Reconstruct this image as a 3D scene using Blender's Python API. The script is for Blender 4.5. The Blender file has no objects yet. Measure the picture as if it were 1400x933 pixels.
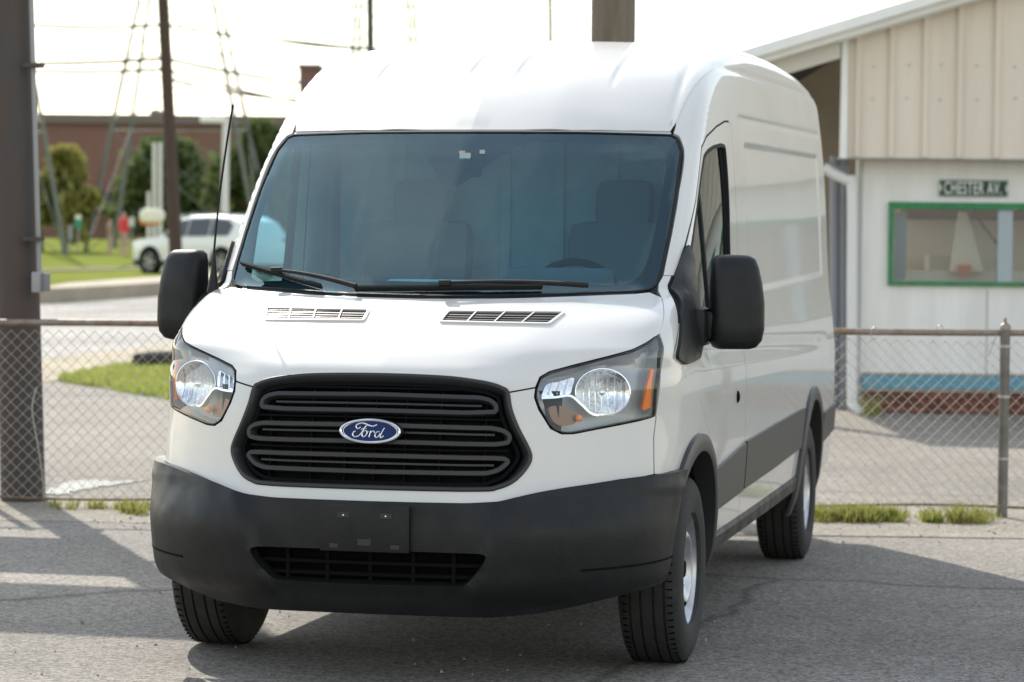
import bpy, bmesh, math, random
import numpy as np
from mathutils import Vector, Matrix
from mathutils.geometry import delaunay_2d_cdt
random.seed(7); RNG=np.random.default_rng(7)
scn=bpy.context.scene
COL=scn.collection
# ------------------------------------------------------------------ camera, sky, sun, exposure
FPX=3766.96; CAMP=np.array([2.57805,-10.23967,1.51587]); YAW,PIT,ROL=[math.radians(a) for a in (12.6849,-1.72676,.58407)]
_s,_c=math.sin(YAW),math.cos(YAW)
RH=np.array([_c,_s,0.]); FWH=np.array([-_s,_c,0.]); UPW=np.array([0,0,1.])
FW=FWH*math.cos(PIT)+UPW*math.sin(PIT); _up=-FWH*math.sin(PIT)+UPW*math.cos(PIT)
RT=RH*math.cos(ROL)+_up*math.sin(ROL); UP=_up*math.cos(ROL)-RH*math.sin(ROL)
cam_d=bpy.data.cameras.new('camera'); cam=bpy.data.objects.new('camera',cam_d); COL.objects.link(cam); scn.camera=cam
cam.matrix_world=Matrix(((RT[0],UP[0],-FW[0],CAMP[0]),(RT[1],UP[1],-FW[1],CAMP[1]),(RT[2],UP[2],-FW[2],CAMP[2]),(0,0,0,1)))
cam_d.sensor_fit='HORIZONTAL'; cam_d.sensor_width=36; cam_d.lens=FPX/1400*36; cam_d.clip_end=2000; cam_d.clip_start=.1
cam_d.dof.use_dof=True; cam_d.dof.focus_distance=9.75; cam_d.dof.aperture_fstop=4.1
SUN_EL=math.radians(38); SUN_H=np.array([-.53,.848]); SUN_H=SUN_H/np.linalg.norm(SUN_H)
world=bpy.data.worlds.new('World'); scn.world=world; world.use_nodes=True
nt=world.node_tree; nt.nodes.clear()
sky=nt.nodes.new('ShaderNodeTexSky'); sky.sky_type='NISHITA'; sky.sun_disc=False; sky.sun_elevation=SUN_EL
sky.sun_rotation=math.atan2(SUN_H[0],SUN_H[1]); sky.air_density=1.6; sky.dust_density=.6; sky.ozone_density=1.0
bg=nt.nodes.new('ShaderNodeBackground'); bg.inputs[1].default_value=.15
wo=nt.nodes.new('ShaderNodeOutputWorld'); hs=nt.nodes.new('ShaderNodeHueSaturation'); hs.inputs['Saturation'].default_value=.62; nt.links.new(sky.outputs[0],hs.inputs['Color']); 
# broken white cloud all over the hazy sky
_tc=nt.nodes.new('ShaderNodeTexCoord'); _sx=nt.nodes.new('ShaderNodeSeparateXYZ'); nt.links.new(_tc.outputs['Generated'],_sx.inputs[0])
_ad=nt.nodes.new('ShaderNodeMath'); _ad.operation='ADD'; _ad.inputs[1].default_value=.22; nt.links.new(_sx.outputs[2],_ad.inputs[0])
_mxm=nt.nodes.new('ShaderNodeMath'); _mxm.operation='MAXIMUM'; _mxm.inputs[1].default_value=.1; nt.links.new(_ad.outputs[0],_mxm.inputs[0])
_cb=nt.nodes.new('ShaderNodeCombineXYZ')
for _k in(0,1):
    _dv=nt.nodes.new('ShaderNodeMath'); _dv.operation='DIVIDE'; nt.links.new(_sx.outputs[_k],_dv.inputs[0]); nt.links.new(_mxm.outputs[0],_dv.inputs[1]); nt.links.new(_dv.outputs[0],_cb.inputs[_k])
_no=nt.nodes.new('ShaderNodeTexNoise'); _no.inputs['Scale'].default_value=2.6; _no.inputs['Detail'].default_value=9; _no.inputs['Roughness'].default_value=.62; nt.links.new(_cb.outputs[0],_no.inputs['Vector'])
_rp=nt.nodes.new('ShaderNodeValToRGB'); _rp.color_ramp.elements[0].position=.46; _rp.color_ramp.elements[1].position=.68; _rp.color_ramp.elements[1].color=(.85,.85,.85,1); nt.links.new(_no.outputs[0],_rp.inputs[0])
_cm=nt.nodes.new('ShaderNodeMixRGB'); _cm.inputs[2].default_value=(6.2,6.2,6.3,1); nt.links.new(_rp.outputs[0],_cm.inputs[0]); nt.links.new(hs.outputs[0],_cm.inputs[1]); nt.links.new(_cm.outputs[0],bg.inputs[0])
nt.links.new(bg.outputs[0],wo.inputs[0])
sl=bpy.data.lights.new('sun','SUN'); sl.energy=3.3; sl.angle=math.radians(.55); sl.color=(1,.93,.82)
so=bpy.data.objects.new('sun',sl); COL.objects.link(so)
so.rotation_euler=Vector((-SUN_H[0]*math.cos(SUN_EL),-SUN_H[1]*math.cos(SUN_EL),-math.sin(SUN_EL))).to_track_quat('-Z','Y').to_euler(); so.location=(-10,20,20)
scn.view_settings.view_transform='Standard'; scn.view_settings.look='None'; scn.view_settings.exposure=.88; scn.view_settings.gamma=1
scn.render.resolution_x=1024; scn.render.resolution_y=682

# ------------------------------------------------------------------ materials
MATS={}
def mat(name,col,rough=.6,metal=0,coat=0,noise=0,nscale=8,col2=None,bump=0,bscale=60,spec=.5,trans=0,ior=1.45,stretch=None,rvar=0):
    if name in MATS: return MATS[name]
    m=bpy.data.materials.new(name); m.use_nodes=True; t=m.node_tree; b=t.nodes['Principled BSDF']
    b.inputs['Base Color'].default_value=(*col,1); b.inputs['Roughness'].default_value=rough; b.inputs['Metallic'].default_value=metal
    b.inputs['Coat Weight'].default_value=coat; b.inputs['Coat Roughness'].default_value=.03; b.inputs['Specular IOR Level'].default_value=spec
    b.inputs['Transmission Weight'].default_value=trans; b.inputs['IOR'].default_value=ior
    tc=t.nodes.new('ShaderNodeTexCoord'); mp=t.nodes.new('ShaderNodeMapping'); t.links.new(tc.outputs['Object'],mp.inputs[0])
    if stretch: mp.inputs['Scale'].default_value=stretch
    if noise or col2:
        n=t.nodes.new('ShaderNodeTexNoise'); n.inputs['Scale'].default_value=nscale; n.inputs['Detail'].default_value=6; n.inputs['Roughness'].default_value=.65
        t.links.new(mp.outputs[0],n.inputs[0]); r=t.nodes.new('ShaderNodeValToRGB'); t.links.new(n.outputs[0],r.inputs[0])
        c2=col2 or tuple(max(0,c*(1-noise)) for c in col); c1=col if col2 else tuple(min(1,c*(1+noise)) for c in col)
        r.color_ramp.elements[0].position=.35; r.color_ramp.elements[1].position=.65
        r.color_ramp.elements[0].color=(*c2,1); r.color_ramp.elements[1].color=(*c1,1); t.links.new(r.outputs[0],b.inputs['Base Color'])
    if rvar:
        n=t.nodes.new('ShaderNodeTexNoise'); n.inputs['Scale'].default_value=9; n.inputs['Detail'].default_value=8; t.links.new(mp.outputs[0],n.inputs[0]); q=t.nodes.new('ShaderNodeMapRange'); q.inputs[1].default_value=.35; q.inputs[2].default_value=.7; q.inputs[3].default_value=rough-rvar; q.inputs[4].default_value=rough+rvar; t.links.new(n.outputs[0],q.inputs[0]); t.links.new(q.outputs[0],b.inputs['Roughness'])
    if bump:
        n=t.nodes.new('ShaderNodeTexNoise'); n.inputs['Scale'].default_value=bscale; n.inputs['Detail'].default_value=4; t.links.new(mp.outputs[0],n.inputs[0])
        bp=t.nodes.new('ShaderNodeBump'); bp.inputs['Strength'].default_value=bump; bp.inputs['Distance'].default_value=.01
        t.links.new(n.outputs[0],bp.inputs['Height']); t.links.new(bp.outputs[0],b.inputs['Normal'])
    MATS[name]=m; return m
def glassmat(name,tint,rough=.0,ior=1.5,refl=(1,1,1)):
    if name in MATS: return MATS[name]
    m=bpy.data.materials.new(name); m.use_nodes=True; t=m.node_tree; t.nodes.clear()
    o=t.nodes.new('ShaderNodeOutputMaterial'); mx=t.nodes.new('ShaderNodeMixShader'); tr=t.nodes.new('ShaderNodeBsdfTransparent'); gl=t.nodes.new('ShaderNodeBsdfGlossy'); gl.inputs[0].default_value=(*refl,1)
    fr=t.nodes.new('ShaderNodeFresnel'); ge=t.nodes.new('ShaderNodeNewGeometry'); mr=t.nodes.new('ShaderNodeMapRange'); mr.inputs[3].default_value=ior; mr.inputs[4].default_value=1/ior; t.links.new(ge.outputs['Backfacing'],mr.inputs[0]); t.links.new(mr.outputs[0],fr.inputs[0]); tr.inputs[0].default_value=(*tint,1); gl.inputs['Roughness'].default_value=rough
    t.links.new(fr.outputs[0],mx.inputs[0]); t.links.new(tr.outputs[0],mx.inputs[1]); t.links.new(gl.outputs[0],mx.inputs[2]); t.links.new(mx.outputs[0],o.inputs[0])
    MATS[name]=m; return m
def leafmat(name,c1,c2,scale=.6,tr=.45):
    m=mat(name,c1,.75,col2=c2,nscale=scale,spec=.2)
    t=m.node_tree
    if not any(n.type=='BSDF_TRANSLUCENT' for n in t.nodes):
        b=t.nodes['Principled BSDF'];o=[n for n in t.nodes if n.type=='OUTPUT_MATERIAL'][0];tl=t.nodes.new('ShaderNodeBsdfTranslucent');mx=t.nodes.new('ShaderNodeMixShader');mx.inputs[0].default_value=tr
        src=b.inputs['Base Color'].links[0].from_socket;t.links.new(src,tl.inputs[0]);t.links.new(b.outputs[0],mx.inputs[1]);t.links.new(tl.outputs[0],mx.inputs[2]);t.links.new(mx.outputs[0],o.inputs[0])
    return m
PAINT=mat('white_van_paint',(.575,.562,.535),.38,coat=.65,noise=.035,nscale=1.3)
PLAST=mat('black_textured_plastic',(.0085,.009,.0095),.46,spec=.34,bump=.16,bscale=260,noise=.2,nscale=14,rvar=.1)
MOULD=mat('charcoal_side_trim',(.034,.034,.035),.45,bump=.08,bscale=200,noise=.08,nscale=4)
GRIL=mat('grille_plastic',(.024,.0245,.026),.42,spec=.45,bump=.05,bscale=200)
BLACK=mat('matt_black',(.004,.004,.0045),.8,spec=.12)
SEAM=mat('rubber_seal',(.012,.012,.012),.8)
CHROME=mat('chrome',(.75,.76,.78),.12,metal=1)
LAMPREF=mat('lamp_reflector',(.82,.83,.85),.12,metal=1,bump=.25,bscale=55)
LAMPIN=mat('lamp_housing_grey',(.42,.43,.44),.35,metal=.25)
AMBER=mat('amber_lens',(.85,.20,.02),.25,coat=.5)
RUBBER=mat('tyre_rubber',(.03,.029,.027),.8,bump=.2,bscale=90,col2=(.017,.017,.017),nscale=9)
STEELW=mat('silver_wheel_steel',(.50,.51,.53),.34,metal=.85,noise=.18,nscale=14)
WSG=glassmat('windscreen_glass',(.50,.88,1.0),ior=1.72,refl=(.70,.94,1.0))  # bluish reflection colour stands in for the blue of the sky
SIDEG=glassmat('side_window_glass',(.62,.74,.71),ior=1.7)
LENSG=glassmat('clear_lamp_lens',(.93,.95,.96))
FRIT=mat('black_glass_frit',(.006,.007,.008),.9,spec=.05)
BLUE=mat('badge_blue',(.005,.018,.10),.4,spec=.25)
INTER=mat('grey_cab_plastic',(.065,.068,.07),.6,noise=.08,nscale=6)
SEATM=mat('grey_seat_fabric',(.11,.115,.12),.9,bump=.2,bscale=160)

# ------------------------------------------------------------------ mesh helpers
def link(o,parent=None):
    COL.objects.link(o)
    if parent is not None: o.parent=parent
    return o
def empty(name,loc=(0,0,0),rz=0,parent=None):
    o=bpy.data.objects.new(name,None); o.empty_display_size=.2; o.location=loc; o.rotation_euler=(0,0,rz); return link(o,parent)
def tag(o,label=None,cat=None,group=None,kind=None):
    if label: o['label']=label
    if cat: o['category']=cat
    if group: o['group']=group
    if kind: o['kind']=kind
    return o
def mesh(name,V,F,m,parent=None,smooth=False,angle=None):
    me=bpy.data.meshes.new(name); me.from_pydata([tuple(map(float,v)) for v in V],[],[tuple(int(i) for i in f) for f in F]); me.validate()
    if m: me.materials.append(m)
    o=bpy.data.objects.new(name,me); link(o,parent)
    if smooth:
        me.polygons.foreach_set('use_smooth',[True]*len(me.polygons))
        if angle: me.set_sharp_from_angle(angle=math.radians(angle))
    return o
class MB:
    def __init__(s): s.V=[];s.F=[]
    def add(s,V,F):
        n=len(s.V); s.V+=[tuple(v) for v in V]; s.F+=[tuple(i+n for i in f) for f in F]; return s
    def box(s,c,h,M=None,bev=0):
        c=np.array(c,float);h=np.array(h,float)
        if bev<=0:
            V=[np.array([x,y,z])*h for x in(-1,1) for y in(-1,1) for z in(-1,1)]
            F=[(0,1,3,2),(4,6,7,5),(0,4,5,1),(2,3,7,6),(0,2,6,4),(1,5,7,3)]
        else:
            bm=bmesh.new(); bmesh.ops.create_cube(bm,size=2)
            for v in bm.verts: v.co=Vector(np.array(v.co)*h)
            bmesh.ops.bevel(bm,geom=bm.edges[:],offset=bev,segments=2,affect='EDGES',profile=.6); bm.verts.ensure_lookup_table()
            for i,v in enumerate(bm.verts): v.index=i
            V=[np.array(v.co) for v in bm.verts];F=[tuple(v.index for v in f.verts) for f in bm.faces]; bm.free()
        if M is not None: V=[np.array(M)@v for v in V]
        return s.add([v+c for v in V],F)
    def quadbox(s,A,B,C,D,n,t):
        # slab from quad ABCD thickened by t along n
        n=np.array(n,float);P=[np.array(p,float) for p in(A,B,C,D)];Q=[p+n*t for p in P]
        return s.add(P+Q,[(3,2,1,0),(4,5,6,7),(0,1,5,4),(1,2,6,5),(2,3,7,6),(3,0,4,7)])
    def tube(s,pts,r,n=8,cap=True,closed=False):
        P=np.array(pts,float);N=len(P);rr=np.broadcast_to(np.array(r,float),(N,))
        T=np.gradient(P,axis=0) if not closed else (np.roll(P,-1,0)-np.roll(P,1,0))
        T=T/np.maximum(np.linalg.norm(T,axis=1,keepdims=True),1e-9)
        u=np.cross(T[0],[0,0,1.]);u=u if np.linalg.norm(u)>.1 else np.cross(T[0],[1.,0,0]);u/=np.linalg.norm(u)
        V=[]
        for i in range(N):
            u=u-T[i]*(u@T[i]);u/=np.linalg.norm(u);w=np.cross(T[i],u)
            for k in range(n):
                a=2*math.pi*k/n;V.append(P[i]+rr[i]*(math.cos(a)*u+math.sin(a)*w))
        F=[]
        for i in range(N if closed else N-1):
            j=(i+1)%N
            for k in range(n): F.append((i*n+k,i*n+(k+1)%n,j*n+(k+1)%n,j*n+k))
        if cap and not closed: F+=[tuple(range(n-1,-1,-1)),tuple(range((N-1)*n,N*n))]
        return s.add(V,F)
    def lathe(s,prof,c,ax,n=48,closed=False):
        # prof: (radius, axial) ; ax unit axis
        ax=np.array(ax,float);u=np.cross(ax,[0,0,1.]);u=u if np.linalg.norm(u)>.1 else np.array([1.,0,0]);u/=np.linalg.norm(u);w=np.cross(ax,u);c=np.array(c,float)
        V=[c+ax*a+r*(math.cos(2*math.pi*k/n)*u+math.sin(2*math.pi*k/n)*w) for (r,a) in prof for k in range(n)]
        m=len(prof);F=[]
        for i in range(m if closed else m-1):
            j=(i+1)%m
            for k in range(n): F.append((i*n+k,j*n+k,j*n+(k+1)%n,i*n+(k+1)%n))
        return s.add(V,F)
    def build(s,name,m,parent=None,smooth=False,angle=40): return mesh(name,s.V,s.F,m,parent,smooth,angle if smooth else None)
def ellipsoid(name,c,r,m,parent,seg=20,ring=12,e=1.0,M=None):
    V=[];F=[]
    f=lambda v:math.copysign(abs(v)**e,v)
    for i in range(ring+1):
        th=-math.pi/2+math.pi*i/ring
        for k in range(seg):
            ph=2*math.pi*k/seg;v=np.array([f(math.cos(th))*f(math.cos(ph))*r[0],f(math.cos(th))*f(math.sin(ph))*r[1],f(math.sin(th))*r[2]])
            if M is not None: v=np.array(M)@v
            V.append(v+np.array(c))
    for i in range(ring):
        for k in range(seg): F.append((i*seg+k,i*seg+(k+1)%seg,(i+1)*seg+(k+1)%seg,(i+1)*seg+k))
    return mesh(name,V,F,m,parent,True)
def resample(P,d,closed=True):
    P=np.array(P,float);Q=np.vstack([P,P[:1]]) if closed else P;out=[]
    for a,b in zip(Q[:-1],Q[1:]):
        n=max(1,int(np.linalg.norm(b-a)/d+.5))
        for k in range(n): out.append(a+(b-a)*k/n)
    if not closed: out.append(Q[-1])
    return np.array(out)
def smoothline(P,n=8,closed=False):
    P=np.array(P,float);N=len(P);out=[]
    for i in range(N if closed else N-1):
        p=[P[(i+k)%N] if closed else P[min(max(i+k,0),N-1)] for k in(-1,0,1,2)]
        for t in np.arange(n)/n:
            out.append(.5*((2*p[1])+(p[2]-p[0])*t+(2*p[0]-5*p[1]+4*p[2]-p[3])*t*t+(3*p[1]-p[0]-3*p[2]+p[3])*t**3))
    if not closed: out.append(P[-1])
    return np.array(out)
def rounded(P,r=.02,n=4):
    # round the corners of a closed 2-D polygon
    P=np.array(P,float);N=len(P);out=[]
    for i in range(N):
        a,b,c=P[i-1],P[i],P[(i+1)%N];la,lc=np.linalg.norm(a-b),np.linalg.norm(c-b);q=min(r,la*.45,lc*.45)
        s,e=b+(a-b)/la*q,b+(c-b)/lc*q
        for t in np.linspace(0,1,n+1): out.append((1-t)**2*s+2*t*(1-t)*b+t*t*e)
    return np.array(out)
def inpoly(Q,P):
    x,y=Q[:,0],Q[:,1];c=np.zeros(len(Q),bool)
    for a,b in zip(P,np.roll(P,-1,0)):
        k=((a[1]>y)!=(b[1]>y));c^=k&(x<(b[0]-a[0])*(y-a[1])/(b[1]-a[1]+1e-30)+a[0])
    return c
def pdist(Q,P):
    d=np.full(len(Q),1e9)
    for a,b in zip(P,np.roll(P,-1,0)):
        ab=b-a;t=np.clip(((Q-a)@ab)/(ab@ab+1e-30),0,1);d=np.minimum(d,np.linalg.norm(Q-a-t[:,None]*ab,axis=1))
    return d
def tri2d(loops,sp):
    sx,sy=sp;sc=np.array([1,sx/sy]);L=[resample(np.array(l)*sc,sx*.7) for l in loops]
    lo,hi=L[0].min(0),L[0].max(0);gx,gy=np.meshgrid(np.arange(lo[0]+sx*.5,hi[0],sx),np.arange(lo[1]+sx*.5,hi[1],sx));Q=np.stack([gx.ravel(),gy.ravel()],-1)
    k=inpoly(Q,L[0])
    for h in L[1:]: k&=~inpoly(Q,h)
    Q=Q[k]
    for l in L: Q=Q[pdist(Q,l)>sx*.45]
    V=[];E=[]
    for l in L:
        n=len(V);V+=list(l);E+=[(n+i,n+(i+1)%len(l)) for i in range(len(l))]
    nb=len(V);V+=list(Q)
    v,e,f,_,_,_=delaunay_2d_cdt([Vector(map(float,p)) for p in V],E,[],0,1e-6)
    v=np.array([tuple(p) for p in v]);f=np.array([tuple(t) for t in f if len(t)==3]);c=v[f].mean(1);k=inpoly(c,L[0])
    for h in L[1:]: k&=~inpoly(c,h)
    f=f[k]
    a,b,c=v[f[:,0]],v[f[:,1]],v[f[:,2]];ar=(b-a)[:,0]*(c-a)[:,1]-(b-a)[:,1]*(c-a)[:,0]
    kp=np.abs(ar)>sx*sx*4e-3;f=f[kp];ar=ar[kp];f[ar<0]=f[ar<0][:,::-1]
    return v/sc,f
def panel(name,loops,lift,m,parent,sp=.03,off=0.,flange=.015,mirror=False,smooth=True):
    if not isinstance(sp,tuple): sp=(sp,sp)
    v,f=tri2d(loops,sp);P=lift(v);N=grad(P)
    o_=off(P) if callable(off) else off
    P=P+N*np.reshape(o_,(-1,1)) if np.ndim(o_) else P+N*o_
    # make winding outward
    a,b,c=P[f[:,0]],P[f[:,1]],P[f[:,2]];fn=np.cross(b-a,c-a);s=np.sum(fn*N[f[:,0]])
    if s<0: f=f[:,::-1]
    V=[p for p in P];F=[tuple(t) for t in f]
    if flange:
        cnt={}
        for t in F:
            for i in range(3):
                e=(t[i],t[(i+1)%3]);cnt[e]=1
        idx={}
        def gv(i):
            if i not in idx:
                idx[i]=(len(V),len(V)+1);V.append(P[i]);V.append(P[i]-N[i]*flange)
            return idx[i]
        for (i,j) in [e for e in cnt if (e[1],e[0]) not in cnt]:
            a0,a1=gv(i);b0,b1=gv(j);F.append((b0,a0,a1,b1))
    V=np.array(V)
    nf=len(f)
    if mirror: V=V*np.array([-1,1,1]);F=[t[::-1] for t in F]
    o=mesh(name,V,F,m,parent,smooth)
    if smooth and not callable(off):
        sg=np.array([-1,1,1]) if mirror else np.ones(3);LN=[]
        for k,t in enumerate(F):
            if k<nf: LN+=[tuple(N[i]*sg) for i in t]
            else:
                q=np.cross(V[t[1]]-V[t[0]],V[t[2]]-V[t[0]]);q=q/max(np.linalg.norm(q),1e-9);LN+=[tuple(q)]*4
        if len(LN)==len(o.data.loops): o.data.normals_split_custom_set(LN)
    return o
def sweep(name,P,N,prof,m,parent=None,closed=False,mirror=False,smooth=False,angle=35,caps=True):
    # prof: (lateral, normal) pairs, a closed section
    P=np.array(P,float);n=len(P)
    T=(np.roll(P,-1,0)-np.roll(P,1,0)) if closed else np.gradient(P,axis=0)
    T/=np.maximum(np.linalg.norm(T,axis=1,keepdims=True),1e-9);N=N/np.linalg.norm(N,axis=1,keepdims=True);B=np.cross(T,N);B/=np.linalg.norm(B,axis=1,keepdims=True)
    k=len(prof);V=[P[i]+s*B[i]+t*N[i] for i in range(n) for s,t in prof];F=[]
    for i in range(n if closed else n-1):
        j=(i+1)%n
        for q in range(k): F.append((i*k+q,i*k+(q+1)%k,j*k+(q+1)%k,j*k+q))
    if not closed and caps: F+=[tuple(range(k-1,-1,-1)),tuple(range((n-1)*k,n*k))]
    V=np.array(V)
    if mirror: V=V*np.array([-1,1,1]);F=[t[::-1] for t in F]
    o=mesh(name,V,F,m,parent,smooth,angle if smooth else None)
    bm=bmesh.new();bm.from_mesh(o.data);bmesh.ops.recalc_face_normals(bm,faces=bm.faces);bm.to_mesh(o.data);bm.free();return o
RECT=lambda w,t0,t1:[(-w,t0),(-w,t1),(w,t1),(w,t0)]
def copy_tree(o,parent=None):
    c=o.copy();COL.objects.link(c);c.parent=parent
    for ch in o.children: copy_tree(ch,c)
    return c
def _spl(xs,ys):
    # monotone-ish cubic (pchip) interpolation with linear extrapolation
    xs=np.array(xs,float);ys=np.array(ys,float);h=np.diff(xs);dl=np.diff(ys)/h;m=np.zeros_like(ys)
    m[1:-1]=np.where(dl[:-1]*dl[1:]>0,2*dl[:-1]*dl[1:]/np.where(dl[:-1]+dl[1:]==0,1,dl[:-1]+dl[1:]),0);m[0]=dl[0];m[-1]=dl[-1]
    def f(x):
        x=np.asarray(x,float);i=np.clip(np.searchsorted(xs,x)-1,0,len(h)-1);t=(x-xs[i])/h[i]
        tc=np.clip(t,0,1);a=tc*tc*(3-2*tc)
        v=ys[i]*(1-a)+ys[i+1]*a+h[i]*(m[i]*tc*(1-tc)**2-m[i+1]*tc*tc*(1-tc))
        return v+np.where(t<0,t*h[i]*m[0],0)+np.where(t>1,(t-1)*h[i]*m[-1],0)
    return f
def smax(a,b,k):
    h=np.clip(.5+.5*(a-b)/k,0,1);return b*(1-h)+a*h+k*h*(1-h)
def smin(a,b,k): return -smax(-a,-b,k)
def sstep(a,b,x):
    t=np.clip((x-a)/(b-a),0,1);return t*t*(3-2*t)
_BX=[0,.3,.45,.6,.75,.85,.93,1.0,1.1]
def _lev(levels,xs=_BX):
    zs=np.array([l[0] for l in levels]);fs=[_spl(xs,l[1]) for l in levels]
    def f(x,z):
        x=np.abs(x);V=np.stack([g(x) for g in fs],0);i=np.clip(np.searchsorted(zs,z)-1,0,len(zs)-2)
        t=np.clip((z-zs[i])/(zs[i+1]-zs[i]),0,1);t=t*t*(3-2*t)
        a=np.take_along_axis(V,i[None],0)[0];b=np.take_along_axis(V,i[None]+1,0)[0]
        return a*(1-t)+b*t
    return f
_hc=_spl([.18,.22,.27,.33,.42,.55,.64,.70,.76,.85,.95,1.03,1.08,1.12,1.16,1.20,1.24,1.28,1.32,1.36,1.40,1.45,1.6],
 [-.88,-.93,-.985,-1.01,-1.03,-1.038,-1.03,-1.015,-1.0,-.99,-.978,-.955,-.93,-.895,-.84,-.775,-.70,-.615,-.51,-.38,-.23,-.04,.6])
_hb=_lev([(.30,[0,.01,.04,.11,.22,.33,.45,.62,1.1]),(.55,[0,.01,.03,.09,.20,.31,.43,.60,1.1]),(.72,[0,.012,.05,.14,.26,.36,.46,.62,1.1]),
 (.95,[0,.012,.05,.145,.27,.38,.49,.68,1.1]),(1.10,[0,.012,.045,.13,.24,.33,.44,.65,1.1]),(1.20,[0,.01,.03,.09,.165,.23,.33,.60,1.1]),(1.32,[0,.02,.05,.09,.14,.19,.27,.5,1.0])])
_wc=_spl([0,1.1,1.25,1.355,1.69,2.02,2.3],[-.2,-.42,-.455,-.36,.012,.425,.80])
_wb=_lev([(1.40,[0,.03,.075,.135,.205,.27,.34,.45,.7]),(2.0,[0,.02,.05,.09,.145,.19,.25,.35,.6])])
_w=_spl([.15,.30,.38,.45,.6,.8,1.0,1.2,1.35,1.6,1.75,2.0,2.15,2.3,2.45,2.6],[.88,.94,.965,.975,.99,1.0,1.0,.985,.965,.95,.943,.927,.912,.893,.87,.84])
_rc=_spl([-2,-.2,.2,.40,.55,.75,1.0,1.3,1.7,2.1,2.6,3.3,4.0,4.5,4.8,4.95,5.2],[1.98,1.98,1.985,2.02,2.125,2.232,2.337,2.415,2.472,2.498,2.515,2.525,2.52,2.50,2.47,2.43,2.3])
_rd=_spl([0,.3,.5,.65,.75,.85,.95,1.1],[0,.004,.012,.022,.032,.048,.09,.2])
_ya=_spl([0,.9,1.2,1.45,1.92,2.2,2.5],[-.55,-.5,-.45,.0,.52,.85,1.4])
def Fh(x,z): return _hc(z)+_hb(x,z)
def Fw(x,z): return _wc(z)+_wb(x,z)
def S(y,z):
    t=np.clip((_ya(z)+.75-y)/.75,0,2.)
    rear=np.clip((y-3.6)/1.4,0,1.2)
    s=_w(z)-.045*t*t-.012*rear**2
    # body-side swage: shallow concave band above the belt moulding
    s=s-.007*np.exp(-((z-1.17+.02*y)/.05)**2)*sstep(-.1,.3,y)*(1-sstep(4.3,4.6,y))
    rc=sstep(1.62,1.70,y)*(1-sstep(4.50,4.58,y))*sstep(1.375+.023*(y-2.2),1.415+.023*(y-2.2),z)*(1-sstep(2.00,2.035,z-.02*(y-1.7)))
    s=s-.010*rc
    zg=2.128+.023*(y-1.657)
    s=s-.007*np.exp(-((z-zg)/.015)**2)*sstep(1.45,1.62,y)*(1-sstep(4.7,4.8,y))
    s=s-.005*np.exp(-((z-zg-.205)/.017)**2)*sstep(1.1,1.35,y)*(1-sstep(4.75,4.85,y))
    return s
def Rf(x,y):
    x=np.abs(x);yy=y-.5*_wb(x,np.full_like(x,2.0))*(1-sstep(.6,2.0,y))
    r=_rc(yy)-_rd(x)
    for xr in (.10,.50): r=r-.011*np.exp(-((x-xr)/.012)**2)*sstep(.74,.95,y)
    r=r-.009*np.exp(-((x-.768)/.018)**2)*sstep(.5,.75,y)
    return r
def g(P):
    x,y,z=np.abs(P[...,0]),P[...,1],P[...,2]
    F=smin(Fh(x,z),Fw(x,z),.03)
    a=smax((F-y)*.8,x-S(y,z),.07)
    kk=.06
    a=smax(a,z-Rf(x,y),kk)
    return smax(a,y-4.97-.0*z,.10)
def grad(P,e=1e-3):
    o=[]
    for k in range(3):
        d=np.zeros(3);d[k]=e;o.append(g(P+d)-g(P-d))
    n=np.stack(o,-1);return n/np.linalg.norm(n,axis=-1,keepdims=True)
def cast(o,d,t0,t1,n=24):
    # from inside (t0, g<0) to outside (t1, g>0)
    o=np.asarray(o,float);a=np.full(len(o),float(t0));b=np.full(len(o),float(t1))
    for _ in range(n):
        m=.5*(a+b);s=g(o+d*m[:,None])<0;a=np.where(s,m,a);b=np.where(s,b,m)
    ga=g(o+d*a[:,None]);gb=g(o+d*b[:,None]);a=a+(b-a)*np.clip(-ga/np.where(gb-ga==0,1,gb-ga),0,1)
    return o+d*a[:,None]
def liftS(q):  # (y,z)->x
    q=np.asarray(q,float);o=np.stack([np.zeros(len(q)),q[:,0],q[:,1]],-1);return cast(o,np.array([[1.,0,0]]),0,1.4)
def liftF(q):  # (x,z)->y
    q=np.asarray(q,float);o=np.stack([q[:,0],np.full(len(q),1.2),q[:,1]],-1);return cast(o,np.array([[0,-1.,0]]),0,2.6)
def liftR(q):  # (x,y)->z
    q=np.asarray(q,float);o=np.stack([q[:,0],q[:,1],np.full(len(q),.9)],-1);return cast(o,np.array([[0,0,1.]]),0,2.)
AX=1.5
def liftW(q):  # (angle,z)
    q=np.asarray(q,float);o=np.stack([0*q[:,0],0*q[:,0]+AX,q[:,1]],-1);d=np.stack([np.sin(q[:,0]),-np.cos(q[:,0]),0*q[:,0]],-1);return cast(o,d,0,4.)
def toW(P): P=np.asarray(P,float);return np.stack([np.arctan2(P[:,0],AX-P[:,1]),P[:,2]],-1)
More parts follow.
